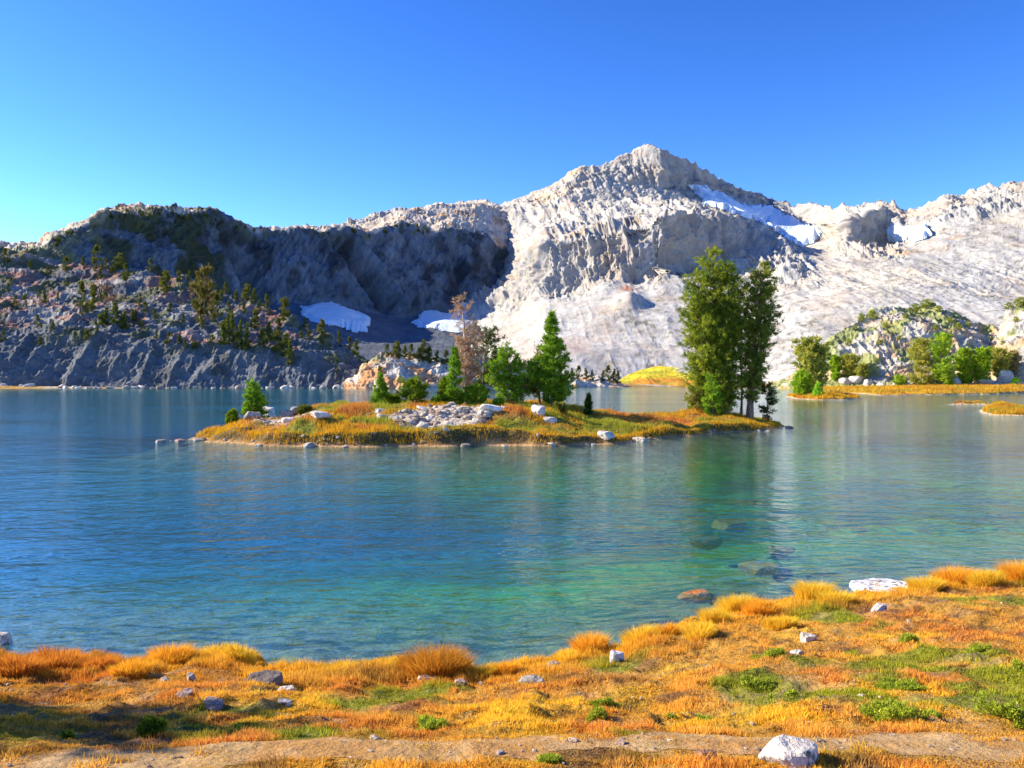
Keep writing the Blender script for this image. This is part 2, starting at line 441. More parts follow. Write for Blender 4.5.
# ------------------------------------------------------------------ MOUNTAIN
RIDGE = [(250, 236), (340, 229), (380, 213), (400, 210), (440, 207), (455, 206), (470, 202), (480, 200), (495, 204), (520, 197), (545, 188), (560, 180), (580, 167), (600, 166), (612, 160),
         (630, 154), (640, 148), (650, 146), (662, 149), (672, 154), (690, 160), (705, 170), (720, 179), (735, 189), (750, 192), (762, 197), (775, 201), (785, 203), (795, 209),
         (806, 203), (818, 206), (828, 208), (845, 204), (856, 207), (866, 203), (880, 196), (890, 199), (903, 205), (915, 207), (925, 203), (940, 198), (950, 194), (965, 194), (978, 188), (990, 186), (1000, 184),
         (1010, 181), (1024, 178), (1060, 168), (1120, 152), (1250, 140), (1400, 150)]
mc = [
 (250, [(386, 1500), (330, 1520), (300, 1540), (270, 1560), (255, 1600), (246, 1640), (242, 1680), (236, 1720)]),
 (400, [(386, 1500), (330, 1520), (300, 1540), (270, 1560), (240, 1600), (228, 1620), (218, 1660), (210, 1700)]),
 (470, [(386, 700), (340, 880), (312, 1120), (280, 1460), (252, 1540), (230, 1580), (214, 1620), (201, 1680)]),
 (515, [(386, 650), (335, 830), (305, 1020), (280, 1160), (250, 1280), (225, 1400), (210, 1500), (198, 1580)]),
 (545, [(386, 600), (330, 790), (282, 1010), (245, 1050), (230, 1220), (215, 1380), (202, 1450), (188, 1540)]),
 (580, [(386, 600), (330, 780), (278, 990), (238, 1025), (224, 1220), (205, 1370), (190, 1440), (167, 1500)]),
 (605, [(386, 600), (330, 780), (270, 980), (234, 1010), (220, 1240), (203, 1380), (188, 1450), (163, 1510)]),
 (640, [(386, 600), (330, 780), (278, 970), (222, 1010), (210, 1260), (200, 1410), (185, 1460), (148, 1520)]),
 (662, [(386, 600), (330, 780), (268, 975), (214, 990), (207, 1200), (204, 1380), (190, 1455), (149, 1475)]),
 (690, [(386, 590), (330, 780), (262, 1010), (212, 1030), (207, 1200), (205, 1440), (187, 1540), (160, 1565)]),
 (720, [(386, 570), (330, 770), (258, 1045), (224, 1065), (214, 1200), (211, 1450), (194, 1600), (179, 1625)]),
 (745, [(386, 560), (330, 770), (262, 1040), (240, 1090), (224, 1200), (220, 1440), (204, 1640), (191, 1665)]),
 (770, [(386, 545), (335, 720), (275, 960), (252, 1060), (235, 1220), (231, 1430), (211, 1670), (200, 1690)]),
 (795, [(386, 530), (338, 690), (280, 900), (262, 1000), (250, 1160), (244, 1320), (222, 1590), (209, 1620)]),
 (825, [(386, 520), (340, 660), (290, 840), (268, 960), (254, 1100), (243, 1240), (228, 1400), (206, 1440)]),
 (845, [(386, 510), (342, 650), (296, 790), (272, 910), (256, 1020), (246, 1110), (226, 1130), (205, 1340)]),
 (885, [(386, 500), (342, 640), (298, 760), (270, 870), (254, 980), (243, 1165), (210, 1190), (198, 1250)]),
 (905, [(386, 500), (342, 640), (298, 750), (270, 860), (252, 960), (243, 1080), (226, 1180), (205, 1240)]),
 (940, [(386, 500), (342, 640), (298, 745), (270, 850), (250, 950), (234, 1040), (218, 1110), (198, 1190)]),
 (985, [(386, 500), (342, 640), (298, 740), (270, 845), (250, 940), (228, 1030), (208, 1100), (187, 1160)]),
 (1024, [(386, 500), (340, 630), (298, 735), (268, 840), (248, 930), (222, 1020), (200, 1080), (178, 1140)]),
 (1120, [(386, 500), (340, 620), (296, 720), (260, 820), (235, 910), (205, 990), (178, 1040), (152, 1090)]),
 (1400, [(386, 500), (340, 620), (296, 720), (260, 820), (235, 910), (205, 990), (178, 1040), (150, 1090)])]
g = build_net(mc, 0.65, [4, 40, 66, 56, 34, 22, 26, 50, 14], smooth=9, ridge=RIDGE, ridge_row=7, warp=(9, 0.22), back=(350, 0.6), seed=1)
P = flat(g.P); Vr = flat(g.V); px, py = flat(g.px), flat(g.py)
rowV = Vr
# a small cone standing in the scree
co = 0.45 * np.exp(-(((px - 630) / 14.0) ** 2 + ((py - 302) / 9.0) ** 2)); P = P + np.stack([0 * co, -24 * co, 24 * co], 1)
g.P = P.reshape(*g.shape, 3); g.Psm = g.P.copy()
Nm = flat(grid_normals(g.P)); Nm *= np.sign(-(Nm * np.array([0, 1, -0.6])).sum(1))[:, None]
rib = sstep(828, 840, px) * sstep(910, 898, px) * sstep(4.4, 4.9, rowV)
cliffy = np.clip(sstep(2.85, 3.1, rowV) * sstep(4.35, 4.05, rowV) + sstep(6.6, 7.2, rowV) * sstep(9, 8.2, rowV) * .8, 0, 1)
cliffy = np.clip(cliffy + rib + 0.7 * sstep(790, 840, px) * sstep(6.2, 6.8, rowV), 0, 1)
scree = np.maximum(sstep(3.0, 2.6, rowV), 0.9 * sstep(780, 830, px) * sstep(6.8, 6.2, rowV))
scree = scree * (1 - rib)
fl = np.stack([P[:, 0], P[:, 1] * 0.5, P[:, 2] * 0.45], 1)
D = (ridged(fl / 62, 7, 1, .63) - 0.45) * 34 * (0.3 + 0.8 * cliffy) * (1 - 0.9 * scree) + fbm(P / 30, 5, 2, .58) * 7 * (1 - 0.85 * scree) + (ridged(P / 12, 3, 4) - .5) * 5 * (1 - 0.88 * scree)
gul = np.stack([(P[:, 0] + .25 * P[:, 2]) / 34, P[:, 1] / 300, P[:, 2] / 210], 1)
D += (ridged(gul, 6, 61, .6) - .4) * 11 * (1 - .75 * scree) * sstep(2.6, 3.2, rowV) + (ridged(gul * 2.6, 3, 62) - .4) * 3.5 * (1 - .9 * scree)
D += (ridged(P / 16, 5, 64, .6) - .45) * 3 * (1 - scree)
D += fbm(P / 160, 2, 3) * 16 * (1 - .4 * scree) + scree * ((ridged(np.stack([P[:, 0] / 40, P[:, 1] / 260, P[:, 2] / 300], 1), 3, 8) - .5) * 3.5 + fbm(P / 7, 2, 9) * .5)
sil = np.clip(np.abs(rowV - 8) * 1.5, 0.35, 1)
D *= sil * np.clip(rowV * 1.2 - 0.6, 0, 1)
P = P + Nm * D[:, None]
P[:, 2] += (ridged(np.stack([P[:, 0] / 22, P[:, 1] / 60, P[:, 2] * 0], 1), 4, 77) - 0.5) * 15 * np.clip(1 - np.abs(rowV - 8) * 1.6, 0, 1) * np.where(px > 690, 1.0, 0.6)
g.P = P.reshape(*g.shape, 3)
g.Psm = smooth1(smooth1(g.P.reshape(g.shape[0], -1), 8).reshape(g.P.shape).transpose(1, 0, 2).reshape(g.shape[1], -1), 6).reshape(g.shape[1], g.shape[0], 3).transpose(1, 0, 2)
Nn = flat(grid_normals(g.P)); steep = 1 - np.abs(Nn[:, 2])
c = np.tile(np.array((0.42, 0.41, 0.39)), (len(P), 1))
c = mixc(c, (0.27, 0.27, 0.28), np.clip(sstep(0.3, 0.6, steep) * (.3 + cliffy), 0, 1) * 0.85); c = mixc(c, (0.15, 0.17, 0.21), sstep(655, 672, px) * sstep(800, 780, px) * sstep(6.4, 6.9, rowV) * .8)  # shade of cliff bands and the summit's right wall painted into the rock
c = mixc(c, (0.36, 0.34, 0.32), sstep(0.0, 0.5, fbm(P / 45, 4, 20)) * 0.5 * (1 - .6 * scree))
c = mixc(c, (0.48, 0.47, 0.445), scree * 0.8); c = mixc(c, (0.36, 0.325, 0.28), sstep(-.15, .4, fbm(P / 55, 5, 29, .65)) * .6); c = mixc(c, (0.56, 0.50, 0.40), sstep(-.1, .4, fbm(P / 120, 4, 24)) * sstep(780, 860, px) * .5)
c = mixc(c, (0.55, 0.40, 0.24), sstep(-0.1, 0.5, fbm(P / 60, 3, 21)) * sstep(6.3, 7.4, rowV) * sstep(670, 560, px) * 0.75)
c = mixc(c, (0.33, 0.24, 0.13), sstep(0.1, 0.45, fbm(P / 25, 4, 22)) * np.exp(-((rowV - 4.1) / 0.45) ** 2) * sstep(800, 700, px) * .75)
c = mixc(c, (0.40, 0.27, 0.18), sstep(0.12, 0.4, fbm(P / 40, 4, 23)) * 0.30)
c = mixc(c, (0.20, 0.20, 0.21), sstep(0.80, 0.95, ridged(np.stack([(P[:, 0] + .3 * P[:, 2]) / 30, P[:, 1] / 200, P[:, 2] / 120], 1), 3, 81)) * .6 * (1 - .7 * scree))
c = mixc(c, (0.25, 0.245, 0.24), sstep(0.12, 0.4, fbm(P / 9, 4, 83, .7)) * .6); c = mixc(c, (0.30, 0.30, 0.31), sstep(0.62, 0.9, ridged(np.stack([(P[:, 0] + .5 * P[:, 2]) / 60, P[:, 1] / 400, P[:, 2] / 260], 1), 4, 85)) * scree * .22)
c = mixc(c, (0.52, 0.25, 0.14), np.exp(-(((px - 627) / 7) ** 2 + ((py - 287) / 4.5) ** 2)))
c = mixc(c, (0.34, 0.26, 0.24), 0.55 * np.exp(-(((px - 577) / 10) ** 2 + ((py - 348) / 10) ** 2)))
c = mixc(c, (0.46, 0.29, 0.14), sstep(0.0, .4, fbm(P / 20, 3, 27)) * np.exp(-((py - (262 - (px - 850) * 0.20)) / 3.2) ** 2) * sstep(870, 900, px) * sstep(990, 960, px))
shr = sstep(0.22, 0.3, fbm(P / 7, 3, 25)) * sstep(0.0, 0.3, fbm(P / 70, 2, 26)) * sstep(3.2, 1.0, rowV) * sstep(740, 800, px)
c = mixc(c, (0.09, 0.11, 0.05), shr * 0.8)
shr = sstep(0.3, 0.36, fbm(P / 6, 3, 28)) * scree * sstep(560, 640, px)
c = mixc(c, (0.14, 0.13, 0.09), shr * 0.7)
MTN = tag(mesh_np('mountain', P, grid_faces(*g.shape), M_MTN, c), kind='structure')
g.px, g.py = pix(g.P)
s1 = [(684, 184), (700, 185), (722, 193), (742, 203), (768, 205), (800, 220), (826, 232), (812, 244), (798, 249), (788, 243), (776, 232), (752, 222), (728, 214), (704, 205)]
s2 = [(886, 226), (897, 222), (908, 228), (908, 240), (900, 245), (888, 243)]
s3 = [(687, 268), (705, 263), (728, 266), (716, 272), (694, 276)]
s4 = [(903, 228), (926, 226), (934, 236), (912, 243)]
for k, s_ in enumerate((s1, s2, s4)):
    snow_from('snow_patch', g, [s_], 7.0, 4.0, 30 + k)

# ------------------------------------------------------------------ CLIFF RIDGE
RIM = [(-150, 262), (30, 256), (45, 248), (60, 238), (80, 228), (95, 221), (110, 215), (125, 211), (150, 212), (170, 211), (190, 215), (205, 214), (225, 219), (245, 227), (262, 228), (285, 231), (300, 230),
       (330, 232), (350, 231), (365, 236), (385, 227), (400, 223), (415, 226), (430, 229), (450, 228), (470, 232), (490, 235), (505, 243), (520, 253), (535, 268), (550, 284), (575, 300), (600, 310)]
cc = [
 (-150, [(386, 480), (345, 560), (300, 640), (285, 650), (262, 700), (258, 780)]),
 (40, [(386, 480), (345, 600), (300, 690), (280, 705), (250, 760), (246, 830)]),
 (80, [(386, 500), (345, 640), (302, 730), (270, 760), (228, 800), (224, 900)]),
 (120, [(386, 520), (345, 680), (305, 770), (262, 810), (213, 850), (213, 960)]),
 (200, [(386, 540), (345, 700), (305, 870), (262, 905), (215, 945), (216, 1060)]),
 (250, [(386, 560), (345, 720), (310, 960), (270, 990), (228, 1020), (228, 1150)]),
 (300, [(386, 580), (347, 760), (304, 1010), (270, 1030), (231, 1055), (231, 1180)]),
 (340, [(386, 600), (345, 800), (306, 1040), (270, 1060), (231, 1085), (229, 1220)]),
 (400, [(386, 620), (345, 850), (318, 1090), (275, 1120), (223, 1160), (211, 1330)]),
 (440, [(386, 640), (345, 850), (312, 1130), (280, 1155), (229, 1200), (207, 1400)]),
 (480, [(386, 660), (348, 860), (308, 1160), (280, 1190), (233, 1260), (204, 1460)]),
 (510, [(386, 680), (350, 880), (302, 1240), (285, 1270), (246, 1320), (215, 1480)]),
 (535, [(386, 700), (355, 900), (305, 1290), (292, 1310), (268, 1360), (240, 1480)]),
 (560, [(386, 720), (360, 920), (325, 1290), (315, 1310), (300, 1360), (290, 1480)]),
 (600, [(386, 740), (365, 920), (345, 1290), (340, 1310), (335, 1360), (330, 1480)])]
g = build_net(cc, 0.8, [4, 12, 45, 50, 60, 26, 10], smooth=8, ridge=RIM, ridge_row=4, warp=(7, 0.25), back=(300, 0.6), seed=7)
P = flat(g.P); rowV = flat(g.V); px, py = flat(g.px), flat(g.py)
Nm = flat(grid_normals(g.P)); Nm *= np.sign(-(Nm * np.array([0, 1, -0.6])).sum(1))[:, None]
# two big dihedral gullies running down the wall
def groove(px, py, a, b, wd):
    (x1, y1), (x2, y2) = a, b; tt = np.clip((py - y1) / (y2 - y1), 0, 1); xc = x1 + (x2 - x1) * tt
    q = (px - xc) / wd
    return np.where((py > y1 - 3) & (py < y2 + 8), -np.exp(-q * q) , 0)
wall = sstep(3.0, 3.2, rowV) * sstep(5.05, 4.8, rowV)
gr = groove(px, py, (338, 238), (398, 322), 7) * 30 + groove(px, py, (356, 240), (412, 318), 5) * -10 + groove(px, py, (225, 226), (262, 300), 9) * 30 + groove(px, py, (452, 236), (470, 300), 6) * 20 + groove(px, py, (500, 250), (515, 296), 7) * 26
fl = np.stack([P[:, 0], P[:, 1], P[:, 2] * 0.22], 1)
fl2 = fl + np.stack([P[:, 2] * -0.35, P[:, 2] * 0.1, 0 * P[:, 2]], 1)
D = wall * ((ridged(fl2 / 42, 6, 11, .6) - 0.45) * 13 + (ridged(fl2 / 12, 4, 12) - 0.45) * 8 + gr * sstep(5.0, 4.6, rowV))
D += fbm(P / 25, 4, 13) * 3 * (1 - .6 * wall) + fbm(P / 110, 2, 14) * 10 * (1 - .7 * wall)
leftslope = sstep(260, 200, px)
D += leftslope * (ridged(P / 30, 5, 15, .65) - .45) * 11 * sstep(2.6, 3.2, rowV)
D += sstep(4.9, 5.3, rowV) * (ridged(P / 24, 5, 16, .65) - .45) * 10
D *= np.clip(rowV * 1.2 - 0.6, 0, 1)
P = P + Nm * D[:, None]
P[:, 2] += (ridged(np.stack([P[:, 0] / 16, P[:, 1] / 16, P[:, 2] * 0], 1), 4, 78) - 0.5) * 8 * np.clip(1 - np.abs(rowV - 5) * 1.6, 0, 1)
g.P = P.reshape(*g.shape, 3)
g.Psm = g.P * 0.4 + smooth1(smooth1(g.P.reshape(g.shape[0], -1), 10).reshape(g.P.shape).transpose(1, 0, 2).reshape(g.shape[1], -1), 8).reshape(g.shape[1], g.shape[0], 3).transpose(1, 0, 2) * 0.6
c = np.tile(np.array((0.085, 0.12, 0.17)), (len(P), 1))  # blue shade of the wall put into the rock colour
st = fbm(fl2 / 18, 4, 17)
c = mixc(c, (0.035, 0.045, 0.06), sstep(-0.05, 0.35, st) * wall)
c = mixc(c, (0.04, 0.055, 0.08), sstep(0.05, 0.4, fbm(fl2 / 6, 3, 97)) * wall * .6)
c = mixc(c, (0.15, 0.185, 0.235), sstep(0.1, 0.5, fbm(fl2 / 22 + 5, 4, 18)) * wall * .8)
c = mixc(c, (0.55, 0.48, 0.40), sstep(4.98, 5.1, rowV) * 0.9)
c = mixc(c, (0.42, 0.24, 0.13), sstep(0.05, 0.35, fbm(P / 22, 4, 19)) * sstep(4.95, 5.1, rowV) * 0.75)
veg = sstep(-0.12, 0.15, fbm(P / 20, 4, 21)) * leftslope * sstep(2.6, 3.3, rowV)
c = mixc(c, (0.035, 0.045, 0.02), veg * sstep(70, 130, px) * 0.9)
c = mixc(c, (0.15, 0.16, 0.06), veg * sstep(130, 70, px) * 0.6)
vr = sstep(0.05, 0.3, fbm(P / 9, 3, 23)) * np.clip(1 - np.abs(rowV - 5) * 3.5, 0, 1)
c = mixc(c, (0.06, 0.08, 0.03), vr * .8)
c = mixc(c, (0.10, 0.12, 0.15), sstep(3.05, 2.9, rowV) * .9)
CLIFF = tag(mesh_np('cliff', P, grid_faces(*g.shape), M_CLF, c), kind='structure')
g.px, g.py = pix(g.P)
for k, s_ in enumerate(([(298, 305), (310, 303), (330, 299), (345, 305), (358, 311), (369, 319), (368, 333), (356, 336), (340, 330), (322, 326), (306, 320)],
           [(412, 325), (424, 310), (440, 311), (452, 313), (462, 306), (476, 303), (490, 299), (506, 290), (518, 294), (508, 308), (492, 318), (476, 325), (462, 333), (446, 333), (428, 329)])):
    snow_from('snow_patch', g, [s_], 4.0, 6.0, 50 + k)

# ------------------------------------------------------------------ LEFT HILLSIDE
HR = [(-150, 236), (-60, 240), (0, 246), (20, 251), (35, 258), (50, 264), (80, 262), (100, 264), (130, 269), (160, 276), (190, 281), (215, 291), (250, 303), (275, 309), (300, 325), (325, 333), (350, 350), (372, 366), (385, 378), (396, 387), (410, 392)]
hc = [
 (-150, [(389, 400), (360, 410), (330, 424), (305, 455), (270, 505), (238, 545)]),
 (0, [(389, 405), (362, 414), (335, 430), (312, 455), (285, 510), (246, 565)]),
 (60, [(389, 410), (362, 420), (332, 436), (312, 465), (290, 520), (264, 565)]),
 (130, [(389, 412), (364, 422), (338, 437), (318, 465), (295, 515), (269, 560)]),
 (190, [(389, 412), (366, 422), (343, 436), (324, 460), (304, 500), (281, 545)]),
 (250, [(389, 412), (369, 422), (348, 434), (336, 452), (322, 480), (303, 510)]),
 (300, [(389, 412), (372, 421), (355, 431), (346, 444), (336, 462), (325, 480)]),
 (350, [(389, 412), (377, 418), (367, 425), (361, 434), (356, 444), (350, 453)]),
 (385, [(389, 412), (386, 415), (383, 418), (381, 422), (380, 428), (378, 434)]),
 (410, [(391, 412), (391, 414), (391, 416), (391, 418), (391, 420), (392, 422)])]
g = build_net(hc, 0.7, [4, 40, 44, 40, 40, 36, 10], smooth=6, ridge=HR, ridge_row=5, warp=(7, 0.3), back=(120, 0.5), seed=12)
P = flat(g.P); rowV = flat(g.V); px, py = flat(g.px), flat(g.py)
Nm = flat(grid_normals(g.P)); Nm *= np.sign(-(Nm * np.array([0, 1, -0.6])).sum(1))[:, None]
fade = sstep(400, 340, px) * 0.8 + 0.2
D = ((ridged(P / 28, 6, 31, .55) - 0.45) * 8 * (0.45 + 0.55 * sstep(2.4, 3.2, rowV)) + (fbm(P / 6, 4, 32, .65) * 1.8 + (ridged(P / 4, 2, 33) - .5) * 1.2) * (0.4 + .6 * sstep(2.4, 3.2, rowV)) + (ridged(np.stack([P[:, 0] / 16, P[:, 1] / 60, P[:, 2] / 34], 1), 5, 39, .62) - .45) * 5 * sstep(3.2, 2.6, rowV)) * fade * np.clip(rowV * 1.2 - 0.6, 0, 1)
P = P + Nm * D[:, None]; g.P = P.reshape(*g.shape, 3)
up = np.abs(flat(grid_normals(g.P))[:, 2])
c = np.tile(np.array((0.12, 0.135, 0.155)), (len(P), 1))  # dark cool rock colour carries the lower slope's shade
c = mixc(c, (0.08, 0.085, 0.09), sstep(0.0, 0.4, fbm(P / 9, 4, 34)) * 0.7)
c = mixc(c, (0.32, 0.31, 0.295), sstep(3.0, 3.8, rowV) * sstep(0.0, .35, fbm(P / 14, 3, 35)) * sstep(330, 200, px) * .8)
c = mixc(c, (0.46, 0.16, 0.07), sstep(0.02, 0.25, fbm(P / 17, 4, 36)) * sstep(2.9, 3.4, rowV) * sstep(0.5, 0.75, up) * 0.5)
c = mixc(c, (0.09, 0.10, 0.04), sstep(0.08, 0.25, fbm(P / 13, 4, 37)) * sstep(2.4, 3.0, rowV) * 0.8)
c = mixc(c, (0.07, 0.07, 0.06), sstep(0.25, 0.4, fbm(P / 12, 3, 38)) * sstep(3.0, 2.5, rowV) * 0.6)
HILL = tag(mesh_np('hillside', P, grid_faces(*g.shape), M_HILL, c), kind='structure')

# ------------------------------------------------------------------ MIDDLE KNOLLS
KT = [(345, 388), (356, 380), (365, 366), (380, 353), (395, 351), (415, 355), (440, 358), (460, 357), (500, 361), (530, 366), (545, 374), (570, 378), (590, 376), (605, 378), (622, 384), (634, 388)]
kc = [
 (345, [(390, 395), (389, 398), (388, 402), (388, 410)]),
 (365, [(391, 384), (384, 388), (375, 396), (366, 405)]),
 (390, [(392, 376), (380, 383), (365, 395), (351, 412)]),
 (420, [(392, 378), (382, 386), (369, 398), (356, 418)]),
 (455, [(390, 390), (381, 398), (370, 410), (358, 428)]),
 (500, [(388, 425), (381, 432), (372, 442), (361, 455)]),
 (545, [(387, 460), (384, 466), (379, 474), (374, 482)]),
 (590, [(387, 480), (384, 484), (380, 490), (376, 498)]),
 (634, [(388, 485), (388, 488), (388, 492), (388, 498)])]
g = build_net(kc, 0.6, [4, 26, 26, 30, 10], smooth=5, ridge=KT, ridge_row=3, warp=(5, 0.3), back=(60, 0.4), seed=17)
P = flat(g.P); rowV = flat(g.V); px, py = flat(g.px), flat(g.py)
Nm = flat(grid_normals(g.P)); Nm *= np.sign(-(Nm * np.array([0, 1, -0.6])).sum(1))[:, None]
D = ((ridged(P / 14, 5, 41, .6) - 0.45) * 6.5 + fbm(P / 4, 3, 42) * 1.6) * np.clip(rowV * 1.2 - 0.6, 0, 1) * sstep(640, 560, px).clip(.3, 1)
P = P + Nm * D[:, None]; g.P = P.reshape(*g.shape, 3)
c = np.tile(np.array((0.55, 0.49, 0.42)), (len(P), 1))
c = mixc(c, (0.50, 0.22, 0.07), sstep(-0.15, 0.15, fbm(P / 10, 4, 43)) * 0.85)
c = mixc(c, (0.28, 0.25, 0.23), sstep(0.1, 0.35, fbm(P / 8, 4, 44)) * 0.6)
c = mixc(c, (0.12, 0.15, 0.04), sstep(0.1, 0.3, fbm(P / 9, 3, 45)) * sstep(3.2, 3.9, rowV) * .8)
KNOLL = tag(mesh_np('rocky_knoll', P, grid_faces(*g.shape), M_KNL, c), kind='structure')

# yellow meadow at the far shore
kc = [(612, [(388, 520), (387, 530), (387, 540)]), (622, [(387, 525), (382, 545), (378, 560)]), (640, [(387, 528), (376, 555), (369, 580)]), (660, [(387, 530), (374, 558), (366, 585)]),
      (685, [(387, 528), (376, 555), (368, 580)]), (710, [(388, 510), (380, 540), (374, 565)]), (740, [(389, 470), (386, 500), (384, 520)])]
g = build_net(kc, 0.7, [3, 30, 24, 8], smooth=6, warp=(3, 0.2), back=(60, 0.3), seed=19)
P = flat(g.P); rowV = flat(g.V); px = flat(g.px)
P[:, 2] += fbm(P / 9, 4, 46) * 0.9 * np.clip(rowV - 1, 0, 1)
g.P = P.reshape(*g.shape, 3)
c = np.tile(np.array((0.62, 0.50, 0.03)), (len(P), 1))
c = mixc(c, (0.60, 0.25, 0.03), sstep(0.25, -0.1, rowV - 1.6 + 0.3 * fbm(P / 12, 3, 47)))
c = mixc(c, (0.30, 0.33, 0.04), sstep(0.1, 0.4, fbm(P / 12, 3, 48)) * .6)
c = mixc(c, (0.55, 0.52, 0.46), sstep(672, 684, px) * sstep(2.2, 2.6, rowV) * .8)
tag(mesh_np('meadow', P, grid_faces(*g.shape), M_FAR, c), kind='structure')

# ------------------------------------------------------------------ RIGHT KNOLL
RT = [(770, 386), (800, 372), (820, 350), (840, 332), (855, 321), (870, 313), (885, 309), (905, 307), (925, 305), (945, 308), (960, 314), (975, 321), (990, 328), (1000, 326), (1010, 314), (1024, 299), (1060, 290), (1150, 285)]
kc = [
 (770, [(390, 380), (389, 385), (388, 390), (388, 395), (386, 400)]),
 (800, [(390, 355), (387, 362), (383, 368), (379, 374), (374, 382)]),
 (830, [(391, 335), (384, 344), (372, 352), (358, 360), (343, 370)]),
 (870, [(391, 325), (384, 335), (364, 346), (340, 360), (308, 384)]),
 (925, [(391, 322), (383, 332), (360, 344), (332, 358), (298, 385)]),
 (965, [(391, 320), (383, 330), (364, 342), (342, 354), (317, 378)]),
 (990, [(391, 318), (383, 330), (366, 343), (350, 355), (330, 374)]),
 (1024, [(391, 315), (382, 325), (360, 335), (332, 350), (300, 375)]),
 (1150, [(391, 310), (382, 320), (355, 335), (320, 350), (285, 375)])]
g = build_net(kc, 0.6, [4, 20, 40, 40, 50, 14], smooth=6, ridge=RT, ridge_row=4, warp=(6, 0.3), back=(50, 0.5), seed=23)
P = flat(g.P); rowV = flat(g.V); px, py = flat(g.px), flat(g.py)
Nm = flat(grid_normals(g.P)); Nm *= np.sign(-(Nm * np.array([0, 1, -0.6])).sum(1))[:, None]
D = ((ridged(P / 13, 5, 51, .6) - 0.45) * 6 + fbm(P / 4, 4, 52, .6) * 1.5) * np.clip(rowV * 1.2 - 0.9, 0, 1)
P = P + Nm * D[:, None]; g.P = P.reshape(*g.shape, 3)
c = np.tile(np.array((0.41, 0.385, 0.34)), (len(P), 1)); c = mixc(c, (0.16, 0.14, 0.12), sstep(.15, .35, fbm(P / 5, 4, 57, .6)) * .7)
c = mixc(c, (0.60, 0.36, 0.18), sstep(0.0, 0.3, fbm(P / 8, 4, 53)) * 0.6)
c = mixc(c, (0.20, 0.23, 0.05), sstep(-0.08, 0.14, fbm(P / 9, 4, 54)) * 0.8)
c = mixc(c, (0.50, 0.30, 0.05), sstep(1.7, 1.2, rowV) * .6)
RKN = tag(mesh_np('rocky_slope', P, grid_faces(*g.shape), M_KNL, c), kind='structure')

# ------------------------------------------------------------------ ISLANDS AND SPITS (height fields over a plan outline)
def poly_dist(x, y, poly):
    best = np.full(len(x), 1e9); n = len(poly)
    for i in range(n):
        x1, y1 = poly[i]; x2, y2 = poly[(i + 1) % n]
        dx, dy = x2 - x1, y2 - y1; t_ = np.clip(((x - x1) * dx + (y - y1) * dy) / (dx * dx + dy * dy), 0, 1)
        best = np.minimum(best, np.hypot(x - x1 - t_ * dx, y - y1 - t_ * dy))
    return np.where(in_poly(x, y, poly), best, -best)

class Isle:
    def __init__(s, poly, crest, wd, seed, bumps=(0.55, 0.25)):
        s.poly, s.crest, s.wd, s.seed, s.b = poly, crest, wd, seed, bumps
    def z(s, x, y):
        sh = np.shape(x); x, y = np.ravel(x).astype(float), np.ravel(y).astype(float)
        p = P2(x, y, 1.0)
        d = poly_dist(x, y, s.poly) + fbm(p / 2.2, 3, s.seed) * 0.7
        h = np.interp(x, [c[0] for c in s.crest], [c[1] for c in s.crest])
        u = np.clip(d / s.wd, 0, 1)
        z = np.where(d > 0, 0.07 * sstep(0, .2, d) + (h - 0.07) * (0.36 * sstep(0.2, 0.75, d) + 0.64 * sstep(0.05, 1, u)), d * 0.26 - .4 * np.clip(-d - 14, 0, 40))
        z = z + np.where(d > 0.3, fbm(p / 2.6, 3, s.seed + 1) * s.b[0] * np.clip(h, 0, 1) + (ridged(p / 0.9, 3, s.seed + 2) - .5) * s.b[1], 0) * sstep(0.2, 1.2, d)
        s.d = d.reshape(sh)
        return np.maximum(z, -9).reshape(sh)
    def hit(s, px, py, d0, d1):
        d = np.linspace(d0, d1, 900); x = (px - CX) / F * d; zr = EYE - (py - HY) * d / F
        g_ = s.z(x, d); m_ = (zr < g_) & (g_ > -0.05); k = np.argmax(m_)
        if not m_.any(): k = np.argmin(np.abs(zr - np.maximum(g_, 0)))
        return x[k], d[k], max(g_[k], -0.1)

def wp(px, py, z=0.0):
    d = (EYE - z) * F / (py - HY); return ((px - CX) / F * d, d)
front = [wp(198, 438), wp(215, 442), wp(260, 446), wp(310, 447), (wp(360, 447)), wp(430, 446), wp(500, 446), wp(560, 446), wp(620, 444), wp(650, 440), wp(690, 436), wp(730, 432), wp(765, 431), wp(783, 427)]
ISL = Isle(front + [(25.0, 80), (18, 84), (10, 80), (3, 80), (-5, 82), (-11, 78), (-16, 73), (-20, 66)],
           [(-24, 0.5), (-20, 1.0), (-17.5, 1.9), (-14, 2.15), (-10, 2.0), (-6, 2.1), (-2, 2.25), (2, 2.0), (5, 1.6), (9, 1.15), (12, 1.05), (16, 1.15), (20, 1.2), (23, .9), (25, 0.4)], 9.0, 60)
def isle_mesh(isl, name, x0, x1, y0, y1, st, mat, colf):
    xs = np.arange(x0, x1, st); ys = np.arange(y0, y1, st); X, Y = np.meshgrid(xs, ys, indexing='ij'); Z = isl.z(X, Y)
    x, y, z = X.ravel(), Y.ravel(), Z.ravel(); d = isl.d.ravel()
    c = colf(x, y, z, d)
    fc = grid_faces(len(xs), len(ys)); ok = (d[fc] > -19).any(1); fc = fc[ok]
    u = np.unique(fc); mp = np.full(len(x), -1); mp[u] = np.arange(len(u))
    o = mesh_np(name, np.stack([x, y, z], 1)[u], mp[fc], mat, c[u]); tag(o, kind='structure'); return o
RUB = [(-9.5, -1.0, 56, 66)]
def rubble_w(x, y):
    a = np.exp(-(((x + 4.6) / 3.8) ** 2 + ((y - 56.8) / 3.6) ** 2) * 1.0); b = np.exp(-(((x + 15.6) / 2.6) ** 2 + ((y - 58.0) / 2.6) ** 2))
    return np.maximum(a, b * 0.8)
